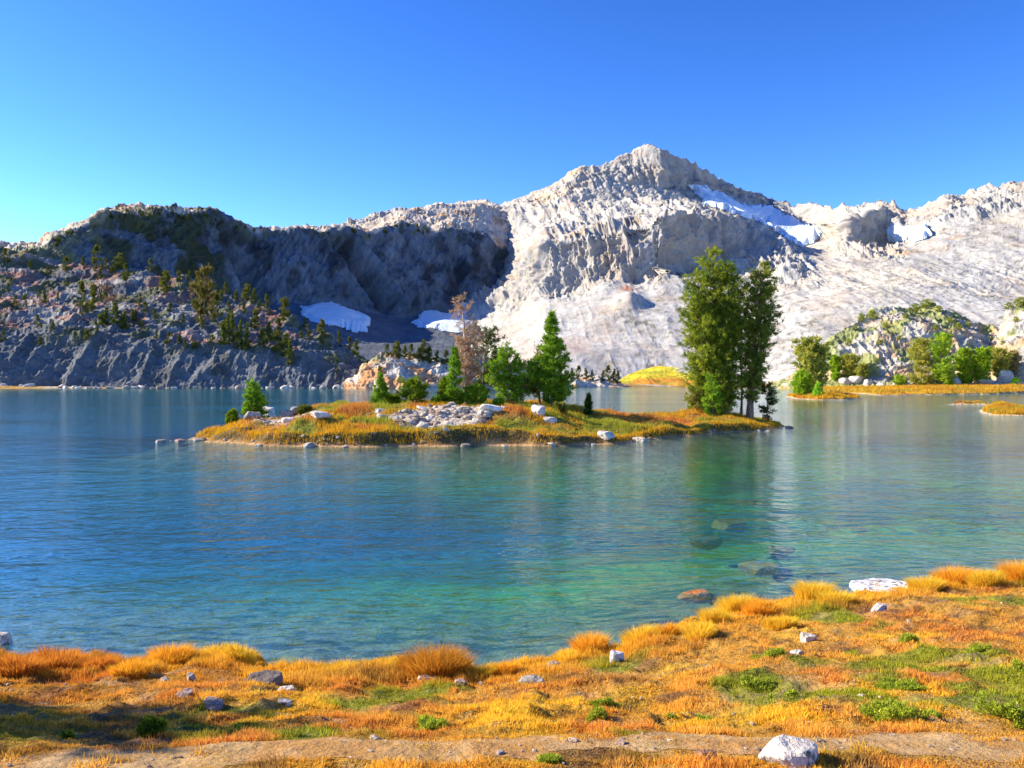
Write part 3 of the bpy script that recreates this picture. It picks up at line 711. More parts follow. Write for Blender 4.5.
def isl_col(x, y, z, d):
    p = P2(x, y, 1.0); n = len(x)
    c = np.tile(np.array((0.30, 0.20, 0.05)), (n, 1))
    c = mixc(c, (0.50, 0.20, 0.06), sstep(0, .35, fbm(p / 3, 3, 61)) * .8)
    c = mixc(c, (0.16, 0.20, 0.03), sstep(0.05, .35, fbm(p / 3 + 7, 3, 62)) * .8)
    c = mixc(c, (0.52, 0.44, 0.36), sstep(0.35, .6, rubble_w(x, y) + fbm(p / 1.2, 3, 63) * .3))
    c = mixc(c, (0.10, 0.07, 0.03), sstep(0.95, 0.5, d)); c = mixc(c, (0.46, 0.27, 0.13), sstep(0.36, 0.2, d))
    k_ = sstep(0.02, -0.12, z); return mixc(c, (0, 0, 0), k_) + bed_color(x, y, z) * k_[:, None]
ISLO = isle_mesh(ISL, 'island', -50, 48, 28, 104, 0.18, M_ISL, isl_col)
def spit_col(x, y, z, d):
    p = P2(x, y, 1.0)
    c = np.tile(np.array((0.55, 0.33, 0.04)), (len(x), 1)); c = mixc(c, (0.40, 0.17, 0.03), sstep(0, .4, fbm(p / 4, 3, 64)))
    c = mixc(c, (0.25, 0.28, 0.04), sstep(0.1, .4, fbm(p / 4 + 9, 3, 65)) * .7)
    c = mixc(c, (0.45, 0.36, 0.26), sstep(0.5, 0.2, d)); return mixc(c, (0.05, 0.10, 0.08), sstep(0.02, -0.5, z))
SP = []
for nm, poly, crest, wd, bx in (
    ('islet', [wp(795, 399), wp(815, 400), wp(845, 400), wp(862, 398.5), (79, 200), (66, 205)], [(60, .5), (68, 0.9), (76, .7), (84, .3)], 4, (55, 95, 160, 225)),
    ('grassy_spit', [wp(866, 394), wp(880, 395.5), wp(930, 395), wp(990, 394.5), wp(1010, 393.5), wp(1090, 392), (230, 330), (112, 335), (104, 290)], [(100, 0.6), (112, 1.2), (140, 1.4), (170, 1.8), (240, 2)], 12, (92, 240, 205, 345)),
    ('grassy_point', [wp(976, 412), wp(990, 415), wp(1010, 416), wp(1060, 416), (78, 140), (70, 138), wp(1000, 405)], [(55, .4), (62, .9), (80, 1.2)], 5, (48, 90, 85, 150))):
    s_ = Isle(poly, crest, wd, 66, (0.3, 0.15)); SP.append(s_)
    isle_mesh(s_, nm, bx[0], bx[1], bx[2], bx[3], 0.4, M_ISL, spit_col)
LSP = Isle([(-330, 399), (-260, 398), (-235, 400), (-205, 402), (-190, 405), (-200, 420), (-340, 430)], [(-340, 1.2), (-250, 1.4), (-215, .7), (-185, .5)], 8, 68)
isle_mesh(LSP, 'shore_strip', -345, -180, 390, 428, 0.8, M_ISL, spit_col)

def water_sheet():
    az = np.radians(np.arange(-89, 89.1, 0.5)); r_ = np.concatenate([np.arange(4, 30, .3), np.geomspace(30, 1400, 130)])
    A, R_ = np.meshgrid(az, r_, indexing='ij'); X = np.sin(A) * R_; Y = np.cos(A) * R_
    zn = znear(X, Y, False); z = np.maximum(zn, far_z(X, Y)); near = (np.abs(X) < 60) & (Y > 24) & (Y < 115)
    zi = np.full(z.shape, -9.0); zi[near] = ISL.z(X[near], Y[near]); zi = np.where(zi <= -8.9, -9, zi); z = np.maximum(z, zi)
    dep = 1 - np.exp(-np.clip(-z, 0, 9) / 2.2)                       # optical thickness of the water column, as reached by light
    d_ = dep.ravel(); tag(mesh_np('water', np.stack([X.ravel(), Y.ravel(), 0 * X.ravel()], 1), grid_faces(len(az), len(r_)), M_WATER, np.stack([d_, d_, d_], 1)), kind='structure')
water_sheet()

# ------------------------------------------------------------------ ROCKS
rng = np.random.default_rng(7)
def ico(sub):
    import bmesh
    bm = bmesh.new(); bmesh.ops.create_icosphere(bm, subdivisions=sub, radius=1.0)
    V = np.array([v.co[:] for v in bm.verts]); Fc = np.array([[v.index for v in f.verts] for f in bm.faces]); bm.free(); return V, Fc
ICO = {k: ico(k) for k in (2, 3, 4)}
def rock_verts(seed, sub=3, planes=11, soft=0.05, dims=(1, 1, 1), top=0.62):
    r = np.random.default_rng(seed); V, Fc = ICO[sub]; planes = planes + int(r.integers(-3, 4))
    n = norm(r.normal(size=(planes, 3))); d = r.uniform(0.55, 0.95, planes)
    n[0] = norm(np.array([[0.1, -0.1, 1]])); d[0] = top
    dots = V @ n.T
    rad = np.min(np.where(dots > 0.05, d / np.maximum(dots, 0.05), 1.15), 1).clip(0, 1.15)
    P_ = V * rad[:, None]
    P_ = P_ + V * (fbm(P_ * 2.2 + seed, 3, seed)[:, None] * soft + (fbm(P_ * 7 + seed, 2, seed + 3) * soft * 0.35)[:, None])
    P_ = P_ * np.array(dims); return P_, Fc
def make_rock(name, seed, dims, loc, rotz=0, col=(0.58, 0.55, 0.51), label=None, group=None, sub=4, mat=None, cat='rock', sink=0.25, tilt=0):
    P_, Fc = rock_verts(seed, sub, dims=dims if dims[2] > dims[0] * .35 else (dims[0], dims[1], dims[2] * 2.2), top=0.62 if dims[2] > dims[0] * .35 else 0.26)
    c = np.tile(np.array(col), (len(P_), 1)); c = mixc(c, np.array(col) * 0.55, sstep(0.05, .45, fbm(P_ / max(dims) * 2.5, 3, seed)) * .6)
    P_[:, 2] += dims[2] * (0.62 - 2 * sink * 0.62)
    o = mesh_np(name, P_, Fc, mat or M_ROCK, c, smooth=False if sub < 3 else True)
    try:
        o.data.polygons.foreach_set('use_smooth', np.zeros(len(Fc), bool) if sub >= 4 else np.zeros(len(Fc), bool))
    except Exception: pass
    o.location = loc; o.rotation_euler = (tilt, tilt * .5, rotz)
    tag(o, label, cat, group); return o

# (px, py, width px, height px, colour, label)
WH = (0.58, 0.53, 0.48); GY = (0.36, 0.32, 0.29); DK = (0.17, 0.14, 0.13)
fore = [
 (789, 757, 62, 32, WH, 'large white speckled boulder beside the dirt trail at the bottom'),
 (885, 585, 58, 7, (0.74, 0.72, 0.72), 'long flat white slab at the right water edge'),
 (880, 608, 20, 11, WH, 'small white rock in golden grass below the flat slab'),
 (808, 633, 15, 12, WH, 'slanting pale rock in orange grass near the right shore'),
 (798, 649, 15, 8, WH, 'small flat pale rock just below the slanting one'),
 (617, 661, 14, 14, (0.7, 0.68, 0.66), 'upright white angular rock by the centre shore grass'),
 (529, 682, 30, 9, GY, 'flat pinkish grey rock in dry grass right of the centre'),
 (555, 668, 14, 9, GY, 'grey stone beside the yellow tussocks at the centre shore'),
 (265, 683, 42, 18, DK, 'dark brown boulder in the golden grass on the left'),
 (289, 692, 28, 13, WH, 'pale grey rock right beside the dark brown boulder'),
 (283, 704, 22, 9, WH, 'pale flat rock below the dark brown boulder'),
 (166, 679, 16, 7, GY, 'small pale flat rock among golden grass far left'),
 (191, 679, 13, 11, GY, 'small round grey rock among golden grass far left'),
 (212, 706, 38, 11, (0.34, 0.26, 0.22), 'low reddish grey rock half buried in turf on the left'),
 (183, 699, 26, 8, (0.34, 0.25, 0.22), 'low rusty rock left of the half buried one'),
 (427, 677, 18, 7, (0.5, 0.45, 0.4), 'small flat rock below the big orange tussock'),
 (461, 683, 13, 9, (0.42, 0.3, 0.25), 'small reddish rock right of the big orange tussock'),
 (621, 743, 12, 6, (0.4, 0.28, 0.22), 'small reddish stone lying on the dirt trail'),
 (706, 762, 20, 9, (0.30, 0.16, 0.11), 'rust brown stone below the trail near the boulder'),
 (500, 752, 9, 5, GY, 'tiny grey pebble on the dirt trail near the centre'),
 (862, 692, 9, 5, (0.5, 0.42, 0.38), 'tiny pinkish stone in turf above the green shrub on the right')]
for k, (px_, py_, wp_, hp_, cl, lb) in enumerate(fore):
    x, y = hit_near(px_, py_ + hp_ * 0.3); z = float(znear(np.array([x]), np.array([y]))[0]); s_ = y / F
    big_ = k in (0, 1); wp_ = wp_ * (.75 if 8 <= k <= 14 else 1); hp_ = hp_ * (.8 if 8 <= k <= 14 else 1); z += 0.05 if k == 1 else 0
    make_rock('rock', 100 + k, (wp_ * s_ * (0.56 if big_ else .48), wp_ * s_ * 0.42, hp_ * s_ * 0.75), (x, y, z), rng.uniform(-.5, .5), cl, lb, sink=0.28, tilt=0.1 if k == 3 else 0.0)
def near_gravel():
    Vs, Fs, Cs, off = [], [], [], 0
    rr = np.random.default_rng(15); P_, Fc = rock_verts(78, 2, planes=8)
    X = rr.uniform(-8, 9, 5200); Y = rr.uniform(3.6, 14, 5200); e_ = Y - ybank(X); pm = path_mask(X, Y)
    ok = (np.abs(X) < .66 * Y + .6) & (((rr.random(5200) < .95 * pm)) | (rr.random(5200) < .12)) & (e_ < 3); X, Y = X[ok], Y[ok]; Z = znear(X, Y)
    for a_, b_, z_ in zip(X, Y, Z):
        s_ = rr.uniform(.006, .018) * (2.2 if rr.random() < .06 else 1) * (2.5 if z_ < -.1 else 1); q = P_ * s_ * rr.uniform(.6, 1.3, 3)
        Vs.append(q + np.array((a_, b_, z_ + s_ * .2))); Fs.append(Fc + off); off += len(P_); Cs.append(np.tile(np.array((.42, .33, .26)) * rr.uniform(.45, 1.25), (len(P_), 1)))
    tag(mesh_np('gravel', np.concatenate(Vs), np.concatenate(Fs), M_ROCKF, np.concatenate(Cs), smooth=False), 'fine gravel strewn over the trail and the near shore', 'gravel', kind='stuff')
near_gravel()
# rocks standing in or under the water off the near shore
for k, (px_, py_, z, wp_, hp_, cl, lb, nm) in enumerate([
 (2, 646, -0.05, 22, 17, WH, 'white rock standing in water at the left edge', 'rock'),
 (692, 596, -0.08, 34, 7, (0.50, 0.18, 0.05), 'orange brown rock just under water near right shore', 'submerged_rock'),
 (712, 599, -0.14, 14, 6, (0.10, 0.09, 0.08), 'dark rock beside the orange underwater rock', 'submerged_rock'),
 (760, 570, -0.14, 44, 8, (0.42, 0.25, 0.05), 'yellow brown rock under water below the tall tree reflection', 'submerged_rock'),
 (784, 574, -0.22, 22, 10, (0.05, 0.06, 0.09), 'dark rock beside the yellow brown underwater rock', 'submerged_rock'),
 (728, 524, -0.3, 34, 5, (0.22, 0.17, 0.06), 'brown rock under water far out in the green reflection', 'submerged_rock'),
 (700, 540, -0.5, 40, 5, (0.10, 0.12, 0.04), 'dull green rock under water left of the brown underwater rock', 'submerged_rock'),
 (780, 552, -0.35, 30, 6, (0.14, 0.11, 0.04), 'small olive rock under water right of the green reflection', 'submerged_rock')]):
    x, y = wp(px_, py_, z); s_ = y / F
    make_rock(nm, 150 + k, (wp_ * s_ * .5, wp_ * s_ * .38, hp_ * s_ * .8 + .03), (x, y, z), 0.2, cl, lb, sink=0.45 if z < -.06 else .3)

# island boulders
isr = [
 (265, 413, 22, 15, WH, 'largest white boulder at the left end of the island'),
 (287, 414, 16, 9, GY, 'grey boulder touching the largest white one on the island'),
 (289, 420, 15, 6, (0.72, 0.7, 0.68), 'low bright white slab in front of the island left boulders'),
 (295, 404, 11, 8, GY, 'cube shaped grey rock on the skyline of the island left end'),
 (321, 415, 20, 8, WH, 'pale sloping boulder right of the island left boulders'),
 (237, 415, 9, 5, WH, 'small pale rock at the far left tip of the island turf'),
 (252, 408, 16, 8, GY, 'grey rock behind the largest white island boulder'),
 (491, 408, 20, 8, (0.70, 0.67, 0.63), 'long white rock under the bushy pine on the island'),
 (539, 411, 20, 13, (0.55, 0.52, 0.52), 'big pale grey boulder left of the spire pine foot'),
 (549, 420, 14, 7, WH, 'pale boulder just in front of the big grey one'),
 (606, 435, 16, 8, WH, 'white rock in the shaded bank of the island'),
 (640, 442, 16, 6, (0.62, 0.52, 0.44), 'pinkish rock at the waterline in the shade'),
 (309, 445, 11, 6, GY, 'grey rock at the island waterline on the left'),
 (380, 411, 12, 5, WH, 'white stone at the left end of the rubble pile'),
 (430, 418, 8, 5, (0.66, 0.6, 0.56), 'pinkish stone low in the rubble pile'),
 (789, 427, 9, 4, DK, 'dark lone rock off the right tip of the island'),
 (160, 441, 12, 5, GY, 'outermost stone of the line left of the island'),
 (180, 440, 14, 4, (0.35, 0.25, 0.2), 'brown stone in the line left of the island'),
 (197, 439, 12, 4, GY, 'stone nearest the turf in the line left of the island')]
for k, (px_, py_, wp_, hp_, cl, lb) in enumerate(isr):
    x, y, z = ISL.hit(px_, py_ + hp_ * 0.35, 48, 90); s_ = y / F
    if k in (15, 16, 17, 18): x, y = wp(px_, py_ + 1); z = -0.1; s_ = y / F
    make_rock('boulder', 200 + k, (wp_ * s_ * .5, wp_ * s_ * .42, hp_ * s_ * .75), (x, y, z), rng.uniform(-1, 1), cl, lb, sink=0.2, mat=M_ROCKF, cat='boulder')
# repeated small stones: prototypes copied
def proto_rocks(n, seed0, sub=2, col=WH):
    L_ = []
    for k in range(n):
        P_, Fc = rock_verts(seed0 + k, sub, planes=9)
        cl = np.array(col) * (0.6 + 0.5 * ((k * 37) % 10) / 10.0)
        if k % 3 == 0: cl = cl * np.array((1.0, 0.86, 0.75))
        me = mesh_np('stone_src', P_, Fc, M_ROCKF, np.tile(cl, (len(P_), 1)), smooth=False)
        L_.append(me.data); bpy.data.objects.remove(me)
    return L_
STN = proto_rocks(9, 300)
def stones(n, sampler, size, name, label, group, cat='stone'):
    k = 0
    while k < n:
        r_ = sampler()
        if r_ is None: continue
        x, y, z = r_; s_ = rng.uniform(*size) ** 1.0 * (1 if rng.random() < .85 else 1.5)
        o = bpy.data.objects.new(name, STN[rng.integers(len(STN))]); COL.objects.link(o)
        o.location = (x, y, z + s_ * 0.15); o.scale = (s_, s_ * rng.uniform(.6, 1), s_ * rng.uniform(.45, .8)); o.rotation_euler = (rng.uniform(-.3, .3), rng.uniform(-.3, .3), rng.uniform(0, 6.3))
        tag(o, label, cat, group); k += 1
def smp_rub():
    x, y = rng.uniform(-12, 2), rng.uniform(52.6, 64)
    if math.exp(-(((x + 4.6) / 3.8) ** 2 + ((y - 57.0) / 3.0) ** 2)) < rng.uniform(0.25, 1): return None
    return x, y, float(ISL.z(np.array([x]), np.array([y]))[0])
stones(170, smp_rub, (0.12, 0.34), 'stone', 'pale angular stone in the rubble pile on the middle of the island', 'stones of the island rubble pile')
def smp_left():
    x, y = rng.normal(-15.4, 2.0), rng.normal(58.5, 2.0); z = float(ISL.z(np.array([x]), np.array([y]))[0])
    return (x, y, z) if z > 0.6 else None
stones(45, smp_left, (0.10, 0.26), 'stone', 'small pale stone among the boulders on the left end of the island', 'stones on the island left end')
fr_ = np.array(front)
def smp_shore():
    k = rng.integers(len(fr_) - 1); u = rng.random(); p = fr_[k] * (1 - u) + fr_[k + 1] * u
    x, y = p[0] + rng.normal(0, .2), p[1] + rng.normal(0.35, .3)
    return x, y, max(float(ISL.z(np.array([x]), np.array([y]))[0]), -0.06) - 0.05
stones(60, smp_shore, (0.08, 0.26), 'stone', 'small stone along the island front waterline', 'stones along the island waterline')
def gravel():
    Vs, Fs, Cs, off = [], [], [], 0
    rr = np.random.default_rng(5); P_, Fc = rock_verts(77, 2, planes=8)
    for _ in range(1500):
        p = smp_rub() if rr.random() < .75 else smp_left()
        if p is None: continue
        s_ = rr.uniform(.04, .11); q = P_ * s_ * rr.uniform(.7, 1.2, 3); a = rr.uniform(0, 6.3); q = np.stack([q[:, 0] * math.cos(a) - q[:, 1] * math.sin(a), q[:, 0] * math.sin(a) + q[:, 1] * math.cos(a), q[:, 2]], 1)
        Vs.append(q + np.array(p)); Fs.append(Fc + off); off += len(P_); Cs.append(np.tile(np.array((.5, .44, .38)) * rr.uniform(.6, 1.15), (len(P_), 1)))
    tag(mesh_np('gravel', np.concatenate(Vs), np.concatenate(Fs), M_ROCKF, np.concatenate(Cs), smooth=False), 'fine pale gravel between the stones of the island', 'gravel', kind='stuff')
gravel()
def smp_spit():
    u = rng.random(); a = np.array(wp(162, 441)); b = np.array(wp(215, 439)); p = a * (1 - u) + b * u
    return p[0], p[1] + rng.normal(0, .35), -0.07
stones(14, smp_spit, (0.12, 0.30), 'stone', 'low stone in the line running out left of the island', 'stones of the spit left of the island')

def smp_base():
    x = rng.uniform(-190, -72); return x, rng.uniform(404, 409), rng.uniform(-.3, .3)
stones(45, smp_base, (0.7, 2.0), 'boulder', 'fallen boulder at the waterline below the dark left hillside', 'boulders below the left hillside', 'boulder')
SC.view_layers[0].update()
def ray(obj, px_, py_):
    o = Vector((0, 0, EYE)); d = Vector(((px_ - CX) / F, 1, (HY - py_) / F)).normalized()
    r = obj.ray_cast(o, d); return r[1] if r[0] else None
# boulders of the right shore
for k, (px_, py_, wp_, hp_) in enumerate([(845, 383, 14, 7), (858, 381, 16, 6), (868, 384, 10, 6), (925, 392, 16, 6), (938, 390, 12, 5), (951, 383, 16, 8), (985, 384, 14, 7), (1003, 379, 16, 12), (880, 386, 10, 4), (1018, 388, 12, 8), (913, 390, 9, 4), (1012, 398, 12, 4)]):
    d = 305.0 if py_ < 389 else 262.0
    p = ray(RKN, px_, py_)
    if p is None or p.y > 360: x, y, z = SP[1].hit(px_, py_, 210, 330)
    else: x, y, z = p
    s_ = y / F
    make_rock('boulder', 400 + k, (wp_ * s_ * .55, wp_ * s_ * .5, hp_ * s_ * .8), (x, y, z), k, WH if k % 3 else (0.5, .42, .36), 'pale granite boulder on the far right shore below the trees', 'boulders of the right shore', sub=3, mat=M_ROCKF, cat='boulder')
def smp_lsp():
    x = rng.uniform(-300, -190); y = rng.uniform(400, 406); return x, y, max(float(LSP.z(np.array([x]), np.array([y]))[0]), 0)
stones(60, smp_lsp, (0.7, 1.8), 'boulder', 'white boulder along the far left shore at the foot of the hill', 'boulders of the far left shore', 'boulder')

# ------------------------------------------------------------------ TREES
def tube(path, rad, ns=7):
    path = np.asarray(path, float); rad = np.asarray(rad, float); n = len(path)
    tg = np.gradient(path, axis=0); tg = norm(tg)
    ref = np.where(np.abs(tg[:, 2:3]) > 0.9, np.array([[1.0, 0, 0]]), np.array([[0, 0, 1.0]]))
    a = norm(np.cross(tg, ref)); b = np.cross(tg, a)
    th = np.linspace(0, 2 * math.pi, ns, endpoint=False)
    V = path[:, None] + (a[:, None] * np.cos(th)[None, :, None] + b[:, None] * np.sin(th)[None, :, None]) * rad[:, None, None]
    V = V.reshape(-1, 3); i = np.arange(n - 1)[:, None] * ns; j = np.arange(ns)[None]; j2 = (j + 1) % ns
    Fc = np.stack([(i + j), (i + j2), (i + ns + j2), (i + ns + j)], -1).reshape(-1, 4)
    return V, Fc

def tufts(C, O, k, L, Wd, colr, r, up=0.25, spread=0.75):
    n = len(C); C = np.repeat(C, k, 0); O = np.repeat(O, k, 0); cl = np.repeat(colr, k, 0)
    d = norm(O * 0.7 + r.normal(size=(n * k, 3)) * spread + np.array([0, 0, up]))
    s = norm(np.cross(d, r.normal(size=(n * k, 3))))
    ll = (L * r.uniform(0.6, 1.25, n * k))[:, None]; ww = (Wd * r.uniform(0.6, 1.3, n * k))[:, None]
    base = C + r.normal(size=(n * k, 3)) * L * 0.22
    V = np.stack([base - s * ww, base + s * ww, base + d * ll], 1).reshape(-1, 3)
    cl = cl * r.uniform(0.75, 1.25, (n * k, 1)); cl = np.repeat(cl, 3, 0)
    return V, cl

PROF = {
 'spire': ([0, .06, .15, .5, .8, 1], [.55, .95, 1.0, .66, .30, .05]),
 'column': ([0, .04, .2, .45, .7, .85, .95, 1], [.75, .88, .95, .98, 1.0, .8, .5, .15]),
 'crown': ([0, .2, .5, .75, .9, 1], [.35, .7, 1.0, .95, .6, .15]),
 'bush': ([0, .15, .4, .7, 1], [.6, .95, 1.0, .7, .15]),
}
def pine_geo(seed, H, R, kind='spire', t0=0.08, stems=((0, 0, 0, 0, 1),), nb=90, tk=7, tl=0.3, tw=0.05, cols=((0.10, 0.16, 0.02), (0.05, 0.10, 0.02)), bark=(0.25, 0.17, 0.13),
             tr=0.16, up=0.25, per=9, bare=0.0, lean=(0, 0), drop=0.0, clump=1.0):
    r = np.random.default_rng(seed); TV, TF, off = [], [], 0; CV, CC = [], []
    pk, pv = PROF[kind]
    def add(V, Fc):
        nonlocal off
        TV.append(V); TF.append(Fc + off); off += len(V)
    for (sx, sy, ex, ey, hs_) in stems:
        h = H * hs_; n = 9; tt = np.linspace(0, 1, n)
        wob = np.cumsum(r.normal(0, 0.012 * h, (n, 2)), 0) * tt[:, None]
        path = np.stack([sx + (ex + lean[0]) * tt ** 1.2 + wob[:, 0], sy + (ey + lean[1]) * tt ** 1.2 + wob[:, 1], -0.15 + (h + 0.1) * tt], 1)
        add(*tube(path, tr * (1 - tt) ** 0.8 * hs_ + 0.012 + 0.5 * tr * np.exp(-tt * 25)))
        nbs = max(5, int(nb * hs_)); T = np.sort(r.uniform(t0, 1, nbs)) ; T = T + 0.012 * np.sin(T * 60)
        T = np.clip(T, t0, .995)
        sc_ = 1.0 if len(stems) == 1 else 0.72
        for tb in T:
            u = (tb - t0) / (1 - t0); L = R * sc_ * np.interp(u, pk, pv) * r.uniform(0.6, 1.12)
            az = r.uniform(0, 2 * math.pi); rise = r.uniform(-0.05, 0.5) + 0.5 * u - drop * (1 - u)
            b0 = np.array([np.interp(tb, tt, path[:, i]) for i in range(3)])
            m_ = 5; s_ = np.linspace(0, 1, m_); dirv = np.array([math.cos(az), math.sin(az), 0])
            bp = b0 + dirv * (L * s_)[:, None] + np.array([0, 0, 1.0]) * (L * (rise * s_ + 0.25 * s_ ** 2 - 0.15 * s_))[:, None]
            if L > 0.25: add(*tube(bp, (tr * 0.22 * (1 - tb * .6)) * (1 - s_ * .8) + 0.004, 4))
            if r.random() < bare: continue
            q = max(2, int(per * L / R * 1.3)); sp = r.uniform(0.30, 1.05, q)
            c0 = np.stack([np.interp(sp, s_, bp[:, i]) for i in range(3)], 1)
            side = np.array([-dirv[1], dirv[0], 0]); c0 = c0 + side * (r.normal(0, 0.20, q) * L)[:, None] * sp[:, None] + r.normal(0, 0.04 * R, (q, 3))
            mixf = np.clip(r.normal(0.45, 0.3) + r.normal(0, .12, q), 0, 1)
            cl = mixc(np.tile(np.array(cols[0]), (q, 1)), cols[1], mixf)
            V, c_ = tufts(c0, np.tile(norm(dirv + [0, 0, .35]), (q, 1)), tk, tl * clump, tw, cl, r, up)
            CV.append(V); CC.append(c_)
    TV = np.concatenate(TV); TF = np.concatenate(TF)
    CV = np.concatenate(CV); CC = np.concatenate(CC)
    tcl = np.tile(np.array(bark), (len(TV), 1))
    return (TV, TF, tcl), (CV, np.arange(len(CV)).reshape(-1, 3), CC)

def make_tree(geo, loc, name, label, cat='tree', group=None):
    (TV, TF, tc_), (CV, CF, CC) = geo
    root = empty(name, loc, label, cat, group)
    mesh_np('trunk', TV, TF, M_BARK, tc_, parent=root)
    mesh_np('crown', CV, CF, M_LEAF, CC, smooth=False, parent=root)
    return root
def copy_tree(root, loc, sc_, rz, label=None, group=None):
    r = root.copy(); COL.objects.link(r); r.location = loc; r.scale = sc_; r.rotation_euler = (0, 0, rz)
    if label: r['label'] = label
    if group: r['group'] = group
    for ch in root.children:
        c_ = ch.copy(); COL.objects.link(c_); c_.parent = r
    return r

YGRN = ((0.26, 0.34, 0.02), (0.10, 0.19, 0.015)); BRT = ((0.28, 0.44, 0.03), (0.12, 0.26, 0.02)); OLV = ((0.32, 0.30, 0.05), (0.15, 0.17, 0.03))  # foliage colour pairs, mixed at random per branch and tuft
def isl_at(px_, py_):
    x, y, z = ISL.hit(px_, py_, 50, 90); return x, y, z
def isl_d(px_, d):
    x = (px_ - CX) / F * d; return x, d, float(ISL.z(np.array([x]), np.array([d]))[0])
def ht(top, d, z): return (EYE + (HY - top) * d / F) - z

# tall pair at the right end
x, y, z = isl_d(714, 75); H = ht(250, y, z)
make_tree(pine_geo(1, H, 2.55, 'column', 0.02, stems=((0, 0, 0, 0, 1), (-0.7, 0.3, -0.3, 0, .86), (0.8, -0.2, 0.7, 0, .9), (-0.3, -0.6, -0.7, 0, .72), (0.4, 0.7, 1.1, 0, .68)), nb=300, tk=12, tl=0.27, tw=0.036, cols=((0.38, 0.42, 0.04), (0.11, 0.19, 0.02)), tr=0.2, per=10, bark=(0.27, 0.18, 0.14)),
          (x, y, z), 'pine_tree', 'tallest dense green pine at the right end of the island')
x, y, z = isl_d(749, 75); H = ht(264, y, z)
make_tree(pine_geo(2, H, 2.25, 'crown', 0.14, stems=((0, 0, 0.75, 0, 1), (0.15, 0.2, 0.9, 0, .88)), nb=190, tk=11, tl=0.30, tw=0.042, cols=((0.36, 0.38, 0.05), (0.11, 0.16, 0.03)), tr=0.24, per=11, bare=0.08, bark=(0.36, 0.20, 0.15), drop=0.3),
          (x, y, z), 'pine_tree', 'open crowned pine with bare reddish trunk right of the tallest pine')
x, y, z = isl_d(741, 76.5); H = ht(300, y, z)
make_tree(pine_geo(3, H, 1.3, 'spire', 0.15, nb=50, tk=7, tl=0.3, tw=0.04, cols=YGRN, tr=0.1, per=7, bare=0.4), (x, y, z), 'pine_tree', 'thin half hidden pine between the two tallest pines')
x, y, z = isl_d(713, 71.5); H = ht(375, y, z)
make_tree(pine_geo(4, H, .8, 'bush', 0.02, nb=60, tk=8, tl=0.25, tw=0.04, cols=BRT, tr=0.06, per=8), (x, y, z), 'young_pine', 'bright green young pine at the foot of the tallest pine', 'tree')
x, y, z = isl_d(767, 75.5); H = ht(384, y, z)
make_tree(pine_geo(5, H, 0.95, 'crown', 0.1, nb=50, tk=7, tl=0.25, tw=0.035, cols=((0.10, 0.13, 0.03), (0.04, 0.07, 0.02)), tr=0.05, per=8, drop=.3), (x, y, z), 'young_pine', 'dark drooping young pine right of the reddish trunk', 'tree')
x, y, z = isl_d(697, 74); H = ht(392, y, z)
make_tree(pine_geo(6, H, 1.1, 'bush', 0.02, nb=50, tk=7, tl=0.25, tw=0.035, cols=OLV, tr=0.05, per=8), (x, y, z), 'shrub', 'olive shrub under the left side of the tallest pine', 'shrub')
# spire pine and its neighbours
x, y, z = isl_d(553, 66); H = ht(312, y, z)
make_tree(pine_geo(7, H, 1.5, 'spire', 0.08, nb=230, tk=10, tl=0.28, tw=0.042, cols=((0.30, 0.46, 0.03), (0.12, 0.25, 0.02)), tr=0.13, per=11), (x, y, z), 'pine_tree', 'dense spire shaped green pine in the middle of the island')
x, y, z = isl_d(540, 67); H = ht(345, y, z)
make_tree(pine_geo(8, H, 1.2, 'bush', 0.15, nb=60, tk=7, tl=0.28, tw=0.04, cols=OLV, tr=0.08, per=8), (x, y, z), 'young_pine', 'shorter olive pine touching the spire pine on its left', 'tree')
x, y, z = isl_d(514, 66); H = ht(345, y, z)
make_tree(pine_geo(9, H, 1.9, 'bush', 0.06, stems=((0, 0, -0.5, 0, 1), (0.5, 0, 0.9, 0, .72), (-0.4, 0, -1.2, 0, .7)), nb=80, tk=8, tl=0.3, tw=0.045, cols=BRT, tr=0.14, per=9), (x, y, z), 'pine_tree', 'wide bushy bright green pine left of the spire pine')
# dead-topped pine and neighbours
x, y, z = isl_d(466, 65); H = ht(297, y, z)
make_tree(pine_geo(10, H, 1.45, 'crown', 0.2, stems=((0, 0, 0, 0, 1), (0.1, 0.1, -0.6, 0, .62), (0.15, 0, .4, 0, .74)), nb=120, tk=7, tl=0.26, tw=0.028, cols=((0.55, 0.33, 0.22), (0.34, 0.26, 0.12)), bark=(0.62, 0.46, 0.38), tr=0.17, per=6, bare=0.2), (x, y, z), 'dead_pine', 'half dead pine with pale bare branches and reddish needles', 'tree')
x, y, z = isl_d(483, 69); H = ht(330, y, z)
make_tree(pine_geo(11, H, 1.45, 'crown', 0.12, nb=90, tk=7, tl=0.28, tw=0.04, cols=((0.11, 0.15, 0.03), (0.05, 0.07, 0.02)), tr=0.12, per=8, bare=.1), (x, y, z), 'pine_tree', 'dark green pine behind the half dead pine')
x, y, z = isl_d(455, 63); H = ht(346, y, z)
make_tree(pine_geo(12, H, 0.85, 'spire', 0.02, nb=110, tk=8, tl=0.26, tw=0.042, cols=BRT, tr=0.07, per=10), (x, y, z), 'young_pine', 'narrow bright green pine left of the half dead pine', 'tree')
